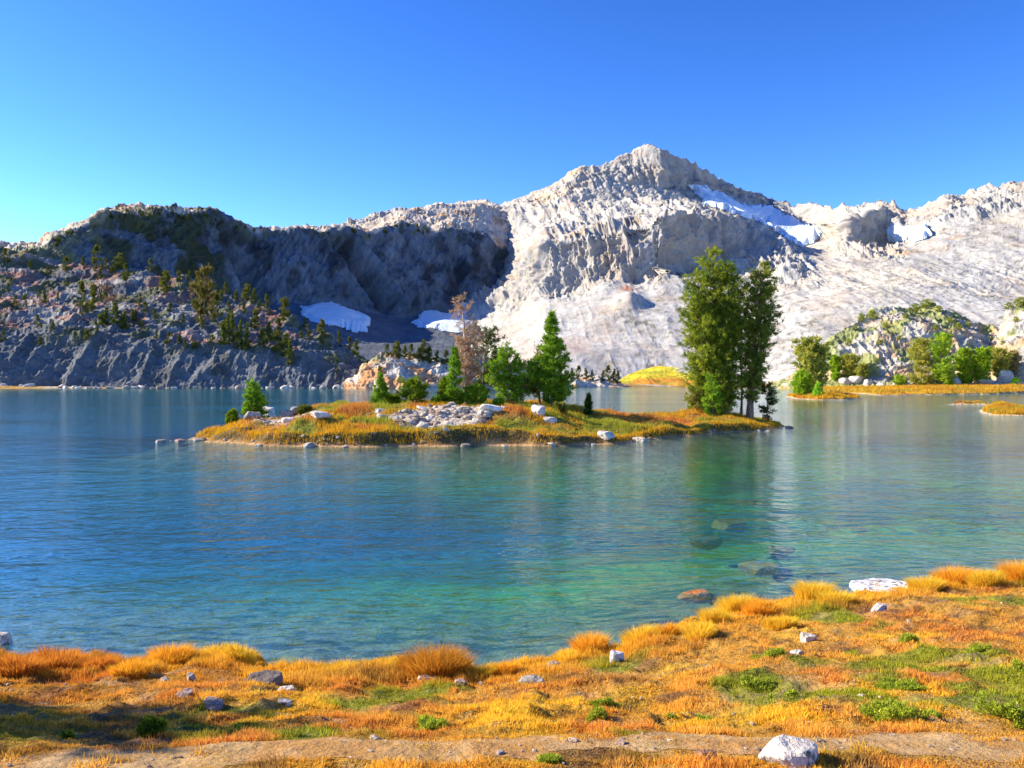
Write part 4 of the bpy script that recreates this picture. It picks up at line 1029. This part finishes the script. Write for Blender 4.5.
for sd, px_, d, tp, R_, cl, kd, nm, lb in [
 (13, 475, 63, 386, 0.9, BRT, 'bush', 'shrub', 'low bright green pine shrub below the half dead pine'),
 (14, 444, 63.5, 378, 0.6, YGRN, 'bush', 'shrub', 'small upright shrub left of the narrow bright pine'),
 (15, 413, 63, 380, 1.2, YGRN, 'bush', 'young_pine', 'rounded bushy green pine on the rubble pile'),
 (16, 380, 63, 374, 0.75, BRT, 'spire', 'young_pine', 'small cone shaped pine at the left of the rubble pile'),
 (17, 256, 62, 380, 0.95, BRT, 'bush', 'young_pine', 'lone small bright green pine at the left end of the island'),
 (18, 391, 64, 396, 0.6, YGRN, 'bush', 'shrub', 'low shrub between the cone shaped and rounded young pines'),
 (19, 588, 64, 394, 0.3, ((0.07, 0.12, 0.02), (0.03, 0.06, 0.02)), 'spire', 'sapling', 'tiny lone sapling right of the spire pine'),
 (20, 498, 62.5, 402, 0.35, BRT, 'bush', 'shrub', 'tiny green shrub beside the long white rock'),
 (21, 233, 61, 410, 0.45, YGRN, 'bush', 'shrub', 'small green shrub at the left edge of the island turf'),
 (22, 305, 60, 411, 0.45, ((0.16, 0.18, 0.03), (0.08, 0.1, .02)), 'bush', 'shrub', 'olive shrub right of the largest white boulder on the island'),
 (23, 436, 62, 397, 0.35, BRT, 'bush', 'shrub', 'tiny bright shrub high on the rubble pile'),
 (24, 560, 60, 405, 0.5, OLV, 'bush', 'shrub', 'low olive shrub in front of the spire pine')]:
    x, y, z = isl_d(px_, d); H = max(0.5, ht(tp, y, z))
    make_tree(pine_geo(sd, H, R_, kd, 0.02, nb=int(70 + H * 16), tk=9, tl=0.20, tw=0.034, cols=cl, tr=0.04 + H * .008, per=9), (x, y, z), nm, lb, 'shrub' if nm == 'shrub' else 'tree')

# small far trees: prototypes of 10 m, copied
def far_proto(seed, kind, R, cols, t0=0.05, bare=0.0, stems=((0, 0, 0, 0, 1),), nb=46, tl=1.0, tw=.2, bark=(0.22, 0.16, 0.12)):
    return pine_geo(seed, 10.0, R, kind, t0, stems=stems, nb=nb, tk=6, tl=tl, tw=tw, cols=cols, tr=0.22, per=5, bare=bare, bark=bark)
DKG = ((0.17, 0.20, 0.03), (0.07, 0.09, 0.02))
OL2 = ((0.42, 0.46, 0.06), (0.2, 0.24, 0.04))
PG = [far_proto(501, 'spire', 2.0, DKG), far_proto(502, 'spire', 2.6, ((0.17, 0.19, 0.03), (0.06, 0.08, 0.02))), far_proto(503, 'column', 2.2, ((0.22, 0.22, 0.03), (0.09, 0.11, 0.02))),
      far_proto(504, 'bush', 4.2, DKG, stems=((0, 0, 0, 0, 1), (1, 0, 1.5, 0, .8))), far_proto(505, 'crown', 2.2, ((0.33, 0.22, 0.16), (0.2, 0.16, 0.1)), bare=.4, bark=(0.45, 0.36, 0.3)), far_proto(506, 'column', 2.6, ((0.24, 0.17, 0.04), (0.12, 0.13, 0.03))), far_proto(507, 'bush', 5.0, OL2, nb=70)]
PM = []
for (a, b) in PG:
    t_ = mesh_np('trunk', a[0], a[1], M_BARK, a[2]); c_ = mesh_np('crown', b[0], b[1], M_LEAF, b[2], smooth=False)
    PM.append((t_.data, c_.data)); bpy.data.objects.remove(t_); bpy.data.objects.remove(c_)
def far_tree(k, p, h, label, group, name='pine_tree', wmul=1.0):
    root = empty(name, p, label, 'tree' if 'shrub' not in name else 'shrub', group)
    s = h / 10.0; root.scale = (s * wmul, s * wmul, s); root.rotation_euler = (0, 0, rng.uniform(0, 6.28))
    for nm, me in zip(('trunk', 'crown'), PM[k]):
        o = bpy.data.objects.new(nm, me); COL.objects.link(o); o.parent = root
    return root
hill = [(6, 263, 14, 1), (67, 272, 15, 1), (83, 263, 10, 0), (97, 266, 20, 1), (120, 267, 16, 3), (150, 272, 13, 1), (100, 279, 10, 0), (82, 315, 32, 1), (93, 312, 26, 2), (110, 310, 24, 4), (115, 325, 22, 0), (106, 326, 18, 0), (124, 330, 18, 0),
        (165, 291, 19, 2), (126, 281, 9, 3), (155, 320, 11, 1), (204, 326, 54, 5), (211, 320, 40, 4), (217, 325, 32, 1), (223, 346, 22, 0), (232, 345, 30, 0), (240, 350, 28, 0), (247, 350, 26, 0), (228, 338, 24, 0), (246, 298, 16, 2), (254, 300, 14, 0),
        (212, 346, 11, 2), (87, 339, 10, 2), (3, 342, 11, 1), (198, 281, 11, 1), (189, 281, 10, 0), (179, 280, 9, 2), (266, 306, 14, 1), (285, 314, 18, 2), (305, 325, 11, 0), (321, 332, 15, 2), (339, 340, 12, 0), (356, 350, 16, 0), (349, 350, 13, 1),
        (269, 342, 20, 0), (285, 358, 24, 0), (290, 367, 26, 0), (278, 352, 20, 2), (262, 346, 18, 0), (236, 300, 10, 0), (225, 292, 12, 1), (140, 306, 9, 0), (30, 268, 8, 0), (48, 276, 9, 1), (170, 312, 10, 0), (183, 322, 9, 0), (58, 300, 8, 0), (25, 300, 7, 3), (40, 345, 8, 0), (135, 322, 12, 0), (192, 300, 12, 4)]
_r = np.random.default_rng(91)
for _ in range(60):
    a_ = _r.uniform(5, 345); top_ = np.interp(a_, [p[0] for p in HR], [p[1] for p in HR]); b_ = top_ + 3 + _r.random() ** 1.3 * (66 if a_ < 250 else 30); hill.append((a_, b_, _r.uniform(6, 13), int(_r.choice([0, 0, 1, 1, 2, 3]))))
for k, (px_, py_, h, ty) in enumerate(hill):
    p = None
    for dy in (0, 3, 6, 10):
        p = ray(HILL, px_, py_ + dy)
        if p is not None: break
    if p is None: continue
    lb = {54: 'tallest pine on the left hillside with orange tinted top', 40: 'grey bare pine right beside the tallest hillside pine', 32: 'tall olive pine on the upper left hillside bench'}.get(h if k in (7, 16, 17) else 0, 'small conifer on the shaded rocky hillside beyond the lake')
    far_tree(ty, (p.x, p.y, p.z - 0.3), h * p.y / F * 1.05, lb, 'conifers scattered over the left hillside', wmul=1.1 if h < 25 else 0.65)
for k, (px_, py_, h, ty) in enumerate([(388, 354, 12, 1), (396, 354, 14, 2), (405, 355, 12, 0), (412, 356, 14, 1), (418, 358, 12, 1), (423, 359, 20, 0), (430, 361, 16, 1), (437, 360, 12, 0), (400, 356, 10, 1), (446, 362, 14, 1), (495, 364, 20, 0), (503, 365, 15, 2), (520, 368, 12, 0), (428, 358, 12, 2), (530, 370, 10, 1), (380, 372, 8, 2)]):
    p = ray(KNOLL, px_, py_ + 3) or ray(KNOLL, px_, py_ + 7)
    if p is None: continue
    far_tree(ty, (p.x, p.y, p.z - .2), h * p.y / F * 1.1, 'small conifer on top of the sunlit orange knoll', 'conifers on the sunlit knoll', wmul=1.1)
for k, (px_, py_, h, ty) in enumerate([(572, 380, 11, 0), (579, 380, 13, 1), (586, 380, 11, 0), (592, 381, 10, 0), (603, 382, 11, 0), (609, 382, 15, 1), (614, 383, 13, 0), (618, 384, 12, 0), (566, 380, 9, 1)]):
    p = ray(KNOLL, px_, py_) or ray(KNOLL, px_, py_ + 3) or ray(KNOLL, px_, py_ + 6)
    if p is None: continue
    far_tree(ty, (p.x, p.y, p.z - .2), h * p.y / F * 1.1, 'small conifer on the low knoll left of the yellow meadow', 'conifers left of the yellow meadow', wmul=1.1)
# right shore trees
rt = [(812, 393, 52, 'column', 17, OLV, 'broad olive pine on the small islet right of the island'),
      (818, 397, 14, 'spire', 4, BRT, 'small bright pine in front of the broad olive pine'),
      (802, 396, 24, 'bush', 8, YGRN, 'low pine at the left side of the broad olive pine'),
      (836, 380, 24, 'column', 5, YGRN, 'small green pine just right of the broad olive pine'),
      (849, 378, 22, 'crown', 9, OLV, 'small olive pine left of the pale shore boulders'),
      (862, 380, 16, 'bush', 7, OLV, 'low olive pine behind the pale shore boulders'),
      (922, 386, 46, 'column', 12, OLV, 'left of the two tall pines on the right shore'),
      (943, 387, 52, 'column', 12, YGRN, 'taller pine of the two on the right shore'),
      (965, 384, 34, 'column', 9, YGRN, 'broad green pine right of the tall pair on the right shore'),
      (981, 383, 34, 'column', 9, YGRN, 'green pine second from the right edge group'),
      (1000, 380, 30, 'crown', 10, OLV, 'open olive pine near the right edge of the shore'),
      (1012, 378, 26, 'crown', 7, ((0.28, 0.2, 0.1), (0.14, 0.13, 0.04)), 'thin brownish pine with reddish trunk near right edge'),
      (1016, 390, 12, 'bush', 5, BRT, 'small bright shrub by the golden grass at the right edge'),
      (900, 388, 12, 'bush', 7, YGRN, 'low green shrub left of the tall pair on the right shore')]
for k, (px_, py_, h, kd, rw, cl, lb) in enumerate(rt):
    if k < 3: x, y, z = SP[0].hit(px_, py_, 165, 215); 
    else:
        p = ray(RKN, px_, py_)
        if p is None or p.y > 350: x, y, z = SP[1].hit(px_, py_, 230, 335)
        else: x, y, z = p
    s_ = y / F; H = h * s_
    st_ = ((0, 0, 0, 0, 1), (1, 0, 1.2, 0, .85), (-1, .5, -1.3, 0, .85)) if kd == 'bush' and h > 30 else ((0, 0, 0, 0, 1),)
    make_tree(pine_geo(600 + k, H, rw * s_, kd, 0.04, stems=st_, nb=170 if h > 20 else 90, tk=9, tl=0.8 if h > 20 else .5, tw=0.15, cols=tuple(tuple(v * 1.75 for v in q_) for q_ in cl), tr=0.16, per=7, bark=(0.4, .24, .18) if k == 11 else (.25, .18, .14)), (x, y, z - .1), 'pine_tree' if h > 14 else 'shrub', lb, 'tree' if h > 14 else 'shrub')
# shrubs on the right rocky slope
for k, (px_, py_, wd, hh) in enumerate([(862, 314, 12, 9), (873, 320, 16, 10), (886, 328, 10, 6), (915, 312, 16, 9), (926, 308, 20, 9), (938, 312, 12, 7), (905, 318, 8, 5), (950, 322, 8, 6), (958, 330, 12, 8), (968, 328, 10, 7), (880, 345, 9, 6), (848, 346, 10, 8), (1008, 310, 14, 8), (1020, 307, 18, 10), (1016, 322, 9, 6), (935, 330, 9, 6), (992, 352, 8, 7), (838, 366, 8, 6), (900, 340, 8, 5), (876, 362, 8, 5), (856, 330, 9, 6), (1002, 345, 7, 5)]):
    p = ray(RKN, px_, py_)
    if p is None: p = ray(RKN, px_, py_ + 8)
    if p is None: continue
    far_tree(6, (p.x, p.y, p.z - .3), hh * p.y / F, 'low green shrub on the rocky slope right of the lake', 'shrubs on the right rocky slope', 'shrub', wmul=max(1, wd / hh * 0.7))
# trees along the far left rim, tiny on the skyline
for k in range(46):
    px_ = rng.uniform(48, 350) if k < 34 else rng.uniform(350, 430); py_ = np.interp(px_, [a for a, b in RIM], [b for a, b in RIM]) + rng.uniform(0, 7)
    p = ray(CLIFF, px_, py_) or ray(CLIFF, px_, py_ + 6)
    if p is None: continue
    far_tree(3 if k % 2 else 0, (p.x, p.y, p.z - .4), rng.uniform(3.0, 5.5) * p.y / F, 'tiny dark tree on the rim of the distant cliff', 'trees on the distant cliff rim', wmul=1.3)
# tree out of frame whose shade falls across the lower left corner
make_tree(pine_geo(700, 5.0, 1.3, 'column', 0.12, nb=110, tk=8, tl=0.3, tw=0.05, cols=DKG, tr=0.14, per=9), (-11.2, 7.2, 1.2), 'pine_tree', 'dark pine beyond the left edge of the view, only its shade in the picture')

# ------------------------------------------------------------------ GRASS
def blades(x, y, z, h, wd, col, r, bend=0.35, seg=1, lean=None):
    n = len(x); az = r.uniform(0, 2 * math.pi, n); b = np.stack([x, y, z], 1)
    s = np.stack([np.cos(az), np.sin(az), np.zeros(n)], 1) * wd[:, None] * .5
    th = r.uniform(0, 2 * math.pi, n); L_ = np.stack([np.cos(th), np.sin(th), np.zeros(n)], 1) * (r.uniform(0, bend, n) * h)[:, None]
    if lean is not None: L_ = L_ + lean * h[:, None]
    if seg == 1:
        V = np.stack([b - s, b + s, b + L_ + np.array([0, 0, 1.0]) * h[:, None]], 1).reshape(-1, 3)
        return V, np.arange(n * 3).reshape(-1, 3), np.stack([col, col, col * 1.12], 1).reshape(-1, 3)
    mid = b + L_ * .35 + np.array([0, 0, .6]) * h[:, None]; tip = b + L_ * 1.1 + np.array([0, 0, 1.0]) * h[:, None]
    V = np.stack([b - s, b + s, mid - s * .7, mid + s * .7, tip], 1).reshape(-1, 3); i = np.arange(n)[:, None] * 5
    Fc = np.concatenate([i + [0, 1, 3], i + [0, 3, 2], i + [2, 3, 4]]).reshape(-1, 3)
    return V, Fc, np.stack([col, col, col, col, col * 1.1], 1).reshape(-1, 3)

r = np.random.default_rng(11)
# tussock field heights
tus = [(435, 675, .80, .36), (240, 664, .34, .24), (285, 668, .3, .2), (170, 664, .5, .26), (215, 660, .4, .24), (60, 666, .55, .26), (20, 672, .5, .24), (100, 668, .4, .22), (390, 672, .35, .2), (590, 655, .42, .3), (565, 664, .25, .18), (640, 645, .45, .26), (665, 640, .35, .2),
       (735, 614, .5, .32), (715, 625, .4, .28), (760, 616, .5, .25), (815, 600, .6, .34), (835, 605, .5, .26), (955, 585, .65, .38), (925, 590, .5, .3), (985, 588, .5, .32), (1020, 582, .6, .4), (340, 674, .4, .2), (480, 680, .4, .18), (505, 676, .3, .18), (700, 640, .4, .2), (780, 625, .45, .2), (130, 675, .4, .2)]
T = []
for (a, b, rad, h) in tus:
    x, y = hit_near(a, b); T.append((x, y, rad * .58, h * .8))
def near_grass(n, seg, tall):
    xx, yy = [], []
    got = 0
    while got < n:
        y = r.uniform(4.2, 18.5, n) ; x = r.uniform(-1, 1, n) * (0.66 * y + 0.8)
        e = y - ybank(x); pr = (4.6 / np.maximum(y, 4.6)) ** 0.6
        if tall: ok = (e > -1.5 + .6 * fbm(P2(x, y, .9), 2, 88)) & (e < 0.10) & (r.random(n) < 0.4 + 0.6 * sstep(-1.3, -.2, e))
        else: ok = (e < 0.02)
        pm = path_mask(x, y); ok &= r.random(n) > pm * (0.96 - .75 * sstep(.05, .45, fbm(P2(x, y * 1.5, 1.8), 3, 97)))
        bare_ = sstep(0.0, .35, fbm(P2(x, y * 1.6, 2.4), 4, 89)); ok &= (r.random(n) > bare_ * 0.85) | tall
        ok &= r.random(n) < pr
        xx.append(x[ok]); yy.append(y[ok]); got += ok.sum()
    return np.concatenate(xx)[:n], np.concatenate(yy)[:n]
x, y = near_grass(420000, 1, False); z = znear(x, y)
c = meadow_color(x, y); c = c * r.uniform(0.7, 1.3, (len(x), 1)); hm = sstep(-.3, .5, fbm(P2(x, y, 3.0), 2, 90))
h = (0.012 + 0.035 * hm) * r.uniform(.6, 1.4, len(x)) * (1 + 0.8 * sstep(-1.8, -.5, y - ybank(x)))
c = c * (0.8 + .35 * hm[:, None])
V, Fc, C_ = blades(x, y, z - .005, h, np.full(len(x), 0.009) * r.uniform(.7, 1.4, len(x)), c, r, .9)
tag(mesh_np('turf', V, Fc, M_GRASS, C_, smooth=False), 'short orange, rust and green turf covering the near shore', 'grass', kind='stuff')
x, y = near_grass(120000, 2, True); z = znear(x, y)
c = meadow_color(x, y); c = mixc(c, GOLD, r.random(len(x)) * .4) * r.uniform(.75, 1.25, (len(x), 1))
cl_ = sstep(-.25, .45, fbm(P2(x, y, 2.3), 3, 91))
h = (0.025 + 0.10 * cl_) * r.uniform(.6, 1.3, len(x))
V, Fc, C_ = blades(x, y, z - .01, h, r.uniform(.005, .010, len(x)), c, r, .6, 2)
tag(mesh_np('dry_grass', V, Fc, M_GRASS, C_, smooth=False), 'golden dry grass along the near bank', 'grass', kind='stuff')
def tussock(x, y, rad, h, n, cols, name, label, group=None, zf=None, w_=0.008, kind=None):
    a = r.uniform(0, 2 * math.pi, n); q = np.sqrt(r.random(n)) * rad * 0.75; dx, dy = np.cos(a) * q, np.sin(a) * q
    z0 = float(zf(np.array([x]), np.array([y]))[0]); zz = zf(x + dx, y + dy) - z0 - .02
    hh = h * (1.1 - 0.5 * (q / rad) ** 2) * r.uniform(.35, 1.25, n)
    out_ = np.stack([np.cos(a), np.sin(a), np.zeros(n)], 1) * (q / rad * 0.75)[:, None]
    cc_ = mixc(np.tile(np.array(cols[0]), (n, 1)), cols[1], r.random(n) ** 1.5) * r.uniform(.75, 1.25, (n, 1))
    V, Fc, C_ = blades(dx, dy, zz, hh, np.full(n, w_) * r.uniform(.7, 1.3, n), cc_, r, .35, 2, out_)
    o = mesh_np(name, V, Fc, M_GRASS, C_, smooth=False, loc=(x, y, z0)); tag(o, label, 'grass tussock', group); return o
for k, (x, y, rad, h) in enumerate(T):
    gcol = ((0.92, 0.58, 0.05), (0.66, 0.46, 0.04)) if k % 3 else ((0.85, 0.38, 0.03), (0.8, 0.5, 0.05))
    if x < -4.2: gcol = ((0.62, 0.20, 0.03), (0.75, 0.40, 0.05))
    lb = 'golden dry grass tussock on the near bank of the lake'
    grp = 'grass tussocks on the near bank'
    if k == 0: lb = 'big domed orange grass tussock at the water edge left of centre'; gcol = ((0.62, 0.25, 0.03), (0.5, 0.3, 0.03))
    tussock(x, y, rad, h, int(3000 * rad / .3), gcol, 'grass_tussock', lb, grp, znear)
# green shrubs of the near shore
gs = [(880, 718, 95, 26, 'wide bright green shrub in front of the trail at right'), (1000, 712, 74, 26, 'large green shrub at the right edge above the trail'), (750, 682, 36, 14, 'small green shrub in orange turf right of centre'),
      (777, 694, 34, 11, 'low green shrub just below the small one right of centre'), (690, 716, 36, 11, 'yellow green shrub above the trail right of centre'), (612, 716, 40, 14, 'green patch shrub above the trail at centre'), (605, 703, 26, 9, 'low shrub behind the green patch at centre'),
      (772, 656, 34, 10, 'low green shrub below the slanting pale rock'), (862, 650, 34, 11, 'green shrub in the middle of the right turf'), (912, 642, 20, 11, 'small round green shrub right of the middle turf shrub'), (905, 684, 50, 11, 'low bright green shrub behind the wide one'),
      (984, 652, 36, 12, 'green shrub below the dark hollow on the right'), (1016, 672, 30, 14, 'dark green shrub at the right edge'), (152, 732, 44, 16, 'dark green shrub above the trail at left'), (430, 724, 60, 12, 'yellow green shrub above the trail left of centre'),
      (960, 690, 26, 11, 'small green shrub left of the large edge shrub'), (240, 725, 46, 9, 'low green shrub right of the dark one at left'), (548, 763, 26, 8, 'tiny shrub below the trail at centre'), (70, 735, 40, 10, 'green shrub in the shade at the far left')]
for k, (px_, py_, wd, hh, lb) in enumerate(gs):
    x, y = hit_near(px_, py_); s_ = y / F; rx, h = wd * s_ * .6, hh * s_ * .95
    n = int(2600 * wd / 50); a = r.uniform(0, 2 * math.pi, n); q = np.sqrt(r.random(n)); dx, dy = np.cos(a) * q * rx, np.sin(a) * q * rx * .75
    lump = .5 + 1.1 * fbm(P2(dx + k * 9, dy, 7), 3, 95); kp = fbm(P2(dx - k * 5, dy, 6), 3, 96) > q * .9 - .45; dx, dy, q, lump = dx[kp], dy[kp], q[kp], lump[kp]; n = len(q); zz = np.sqrt(np.clip(1 - q * q, 0, 1)) * h * lump.clip(.2, 1.2) * r.uniform(.3, 1, n)
    z0 = float(znear(np.array([x]), np.array([y]))[0]); zz = zz + znear(x + dx, y + dy) - z0
    cl = mixc(np.tile(np.array((0.50, 0.55, 0.05)), (n, 1)), (0.20, 0.28, 0.03), r.random(n)) if k not in (13, 18) else mixc(np.tile(np.array((0.2, 0.28, 0.02)), (n, 1)), (0.08, 0.14, 0.015), r.random(n))
    V, C_ = tufts(np.stack([dx, dy, zz], 1), np.stack([dx / rx, dy / rx, dx * 0 + .8], 1), 3, 0.028, 0.005, cl, r, .5)
    o = mesh_np('shrub', V, np.arange(len(V)).reshape(-1, 3), M_LEAF, C_, smooth=False, loc=(x, y, z0)); tag(o, lb, 'shrub')

# island grass
def isle_grass(isl, n, bx, h, wd, colf, name, label, dmin=0.45, mask=None):
    xs, ys, zs, ds = [], [], [], []; got = 0
    while got < n:
        x = r.uniform(bx[0], bx[1], n); y = r.uniform(bx[2], bx[3], n); z = isl.z(x, y); d = isl.d; ok = d > dmin
        if mask is not None: ok &= r.random(n) > mask(x, y, d)
        xs.append(x[ok]); ys.append(y[ok]); zs.append(z[ok]); ds.append(d[ok]); got += ok.sum()
    x, y, z, d = [np.concatenate(q)[:n] for q in (xs, ys, zs, ds)]
    c, hm = colf(x, y, z, d)
    V, Fc, C_ = blades(x, y, z - .02, h * hm * r.uniform(.6, 1.3, n), np.full(n, wd), c * r.uniform(.75, 1.25, (n, 1)), r, .5)
    tag(mesh_np(name, V, Fc, M_GRASS, C_, smooth=False), label, 'grass', kind='stuff')
def ig_col(x, y, z, d):
    p = P2(x, y, 1.0); n = len(x)
    c = np.tile(np.array((0.60, 0.34, 0.03)), (n, 1))
    c = mixc(c, (0.30, 0.34, 0.04), sstep(-0.15, .15, fbm(p / 2.2, 3, 71)) * .9)
    c = mixc(c, (0.58, 0.22, 0.06), sstep(0.0, .3, fbm(p / 2.2 + 8, 3, 72)) * sstep(1.5, 3, d) * .8)
    c = mixc(c, (0.62, 0.34, 0.02), sstep(1.7, 0.7, d) * .8)
    hm = .5 + .8 * sstep(-.3, .4, fbm(p / 1.6, 3, 73)); return c, hm
isle_grass(ISL, 170000, (-24, 26, 48, 84), 0.25, 0.045, ig_col, 'island_grass', 'golden and olive grass on the island', dmin=0.22, mask=lambda x, y, d: sstep(.25, .5, rubble_w(x, y)) * .97 + 0 * d)
def sg_col(x, y, z, d):
    p = P2(x, y, 1.0); c = np.tile(np.array((0.58, 0.34, 0.03)), (len(x), 1)); c = mixc(c, (0.25, 0.27, 0.04), sstep(0.0, .35, fbm(p / 4 + 9, 3, 65)) * .7); c = mixc(c, (0.46, 0.17, 0.03), sstep(0, .4, fbm(p / 4, 3, 64)) * .6)
    return c, .6 + .8 * sstep(-.3, .4, fbm(p / 3, 2, 74))
isle_grass(SP[0], 9000, (58, 90, 165, 215), 0.5, 0.14, sg_col, 'islet_grass', 'golden grass on the small islet right of the island')
isle_grass(SP[1], 26000, (95, 200, 215, 335), 0.6, 0.2, sg_col, 'spit_grass', 'golden grass on the far right shore')
isle_grass(SP[2], 12000, (52, 86, 88, 142), 0.35, 0.09, sg_col, 'point_grass', 'golden grass on the point at the right edge')
print('verts', sum(len(o.data.vertices) for o in SC.objects if o.type == 'MESH'))
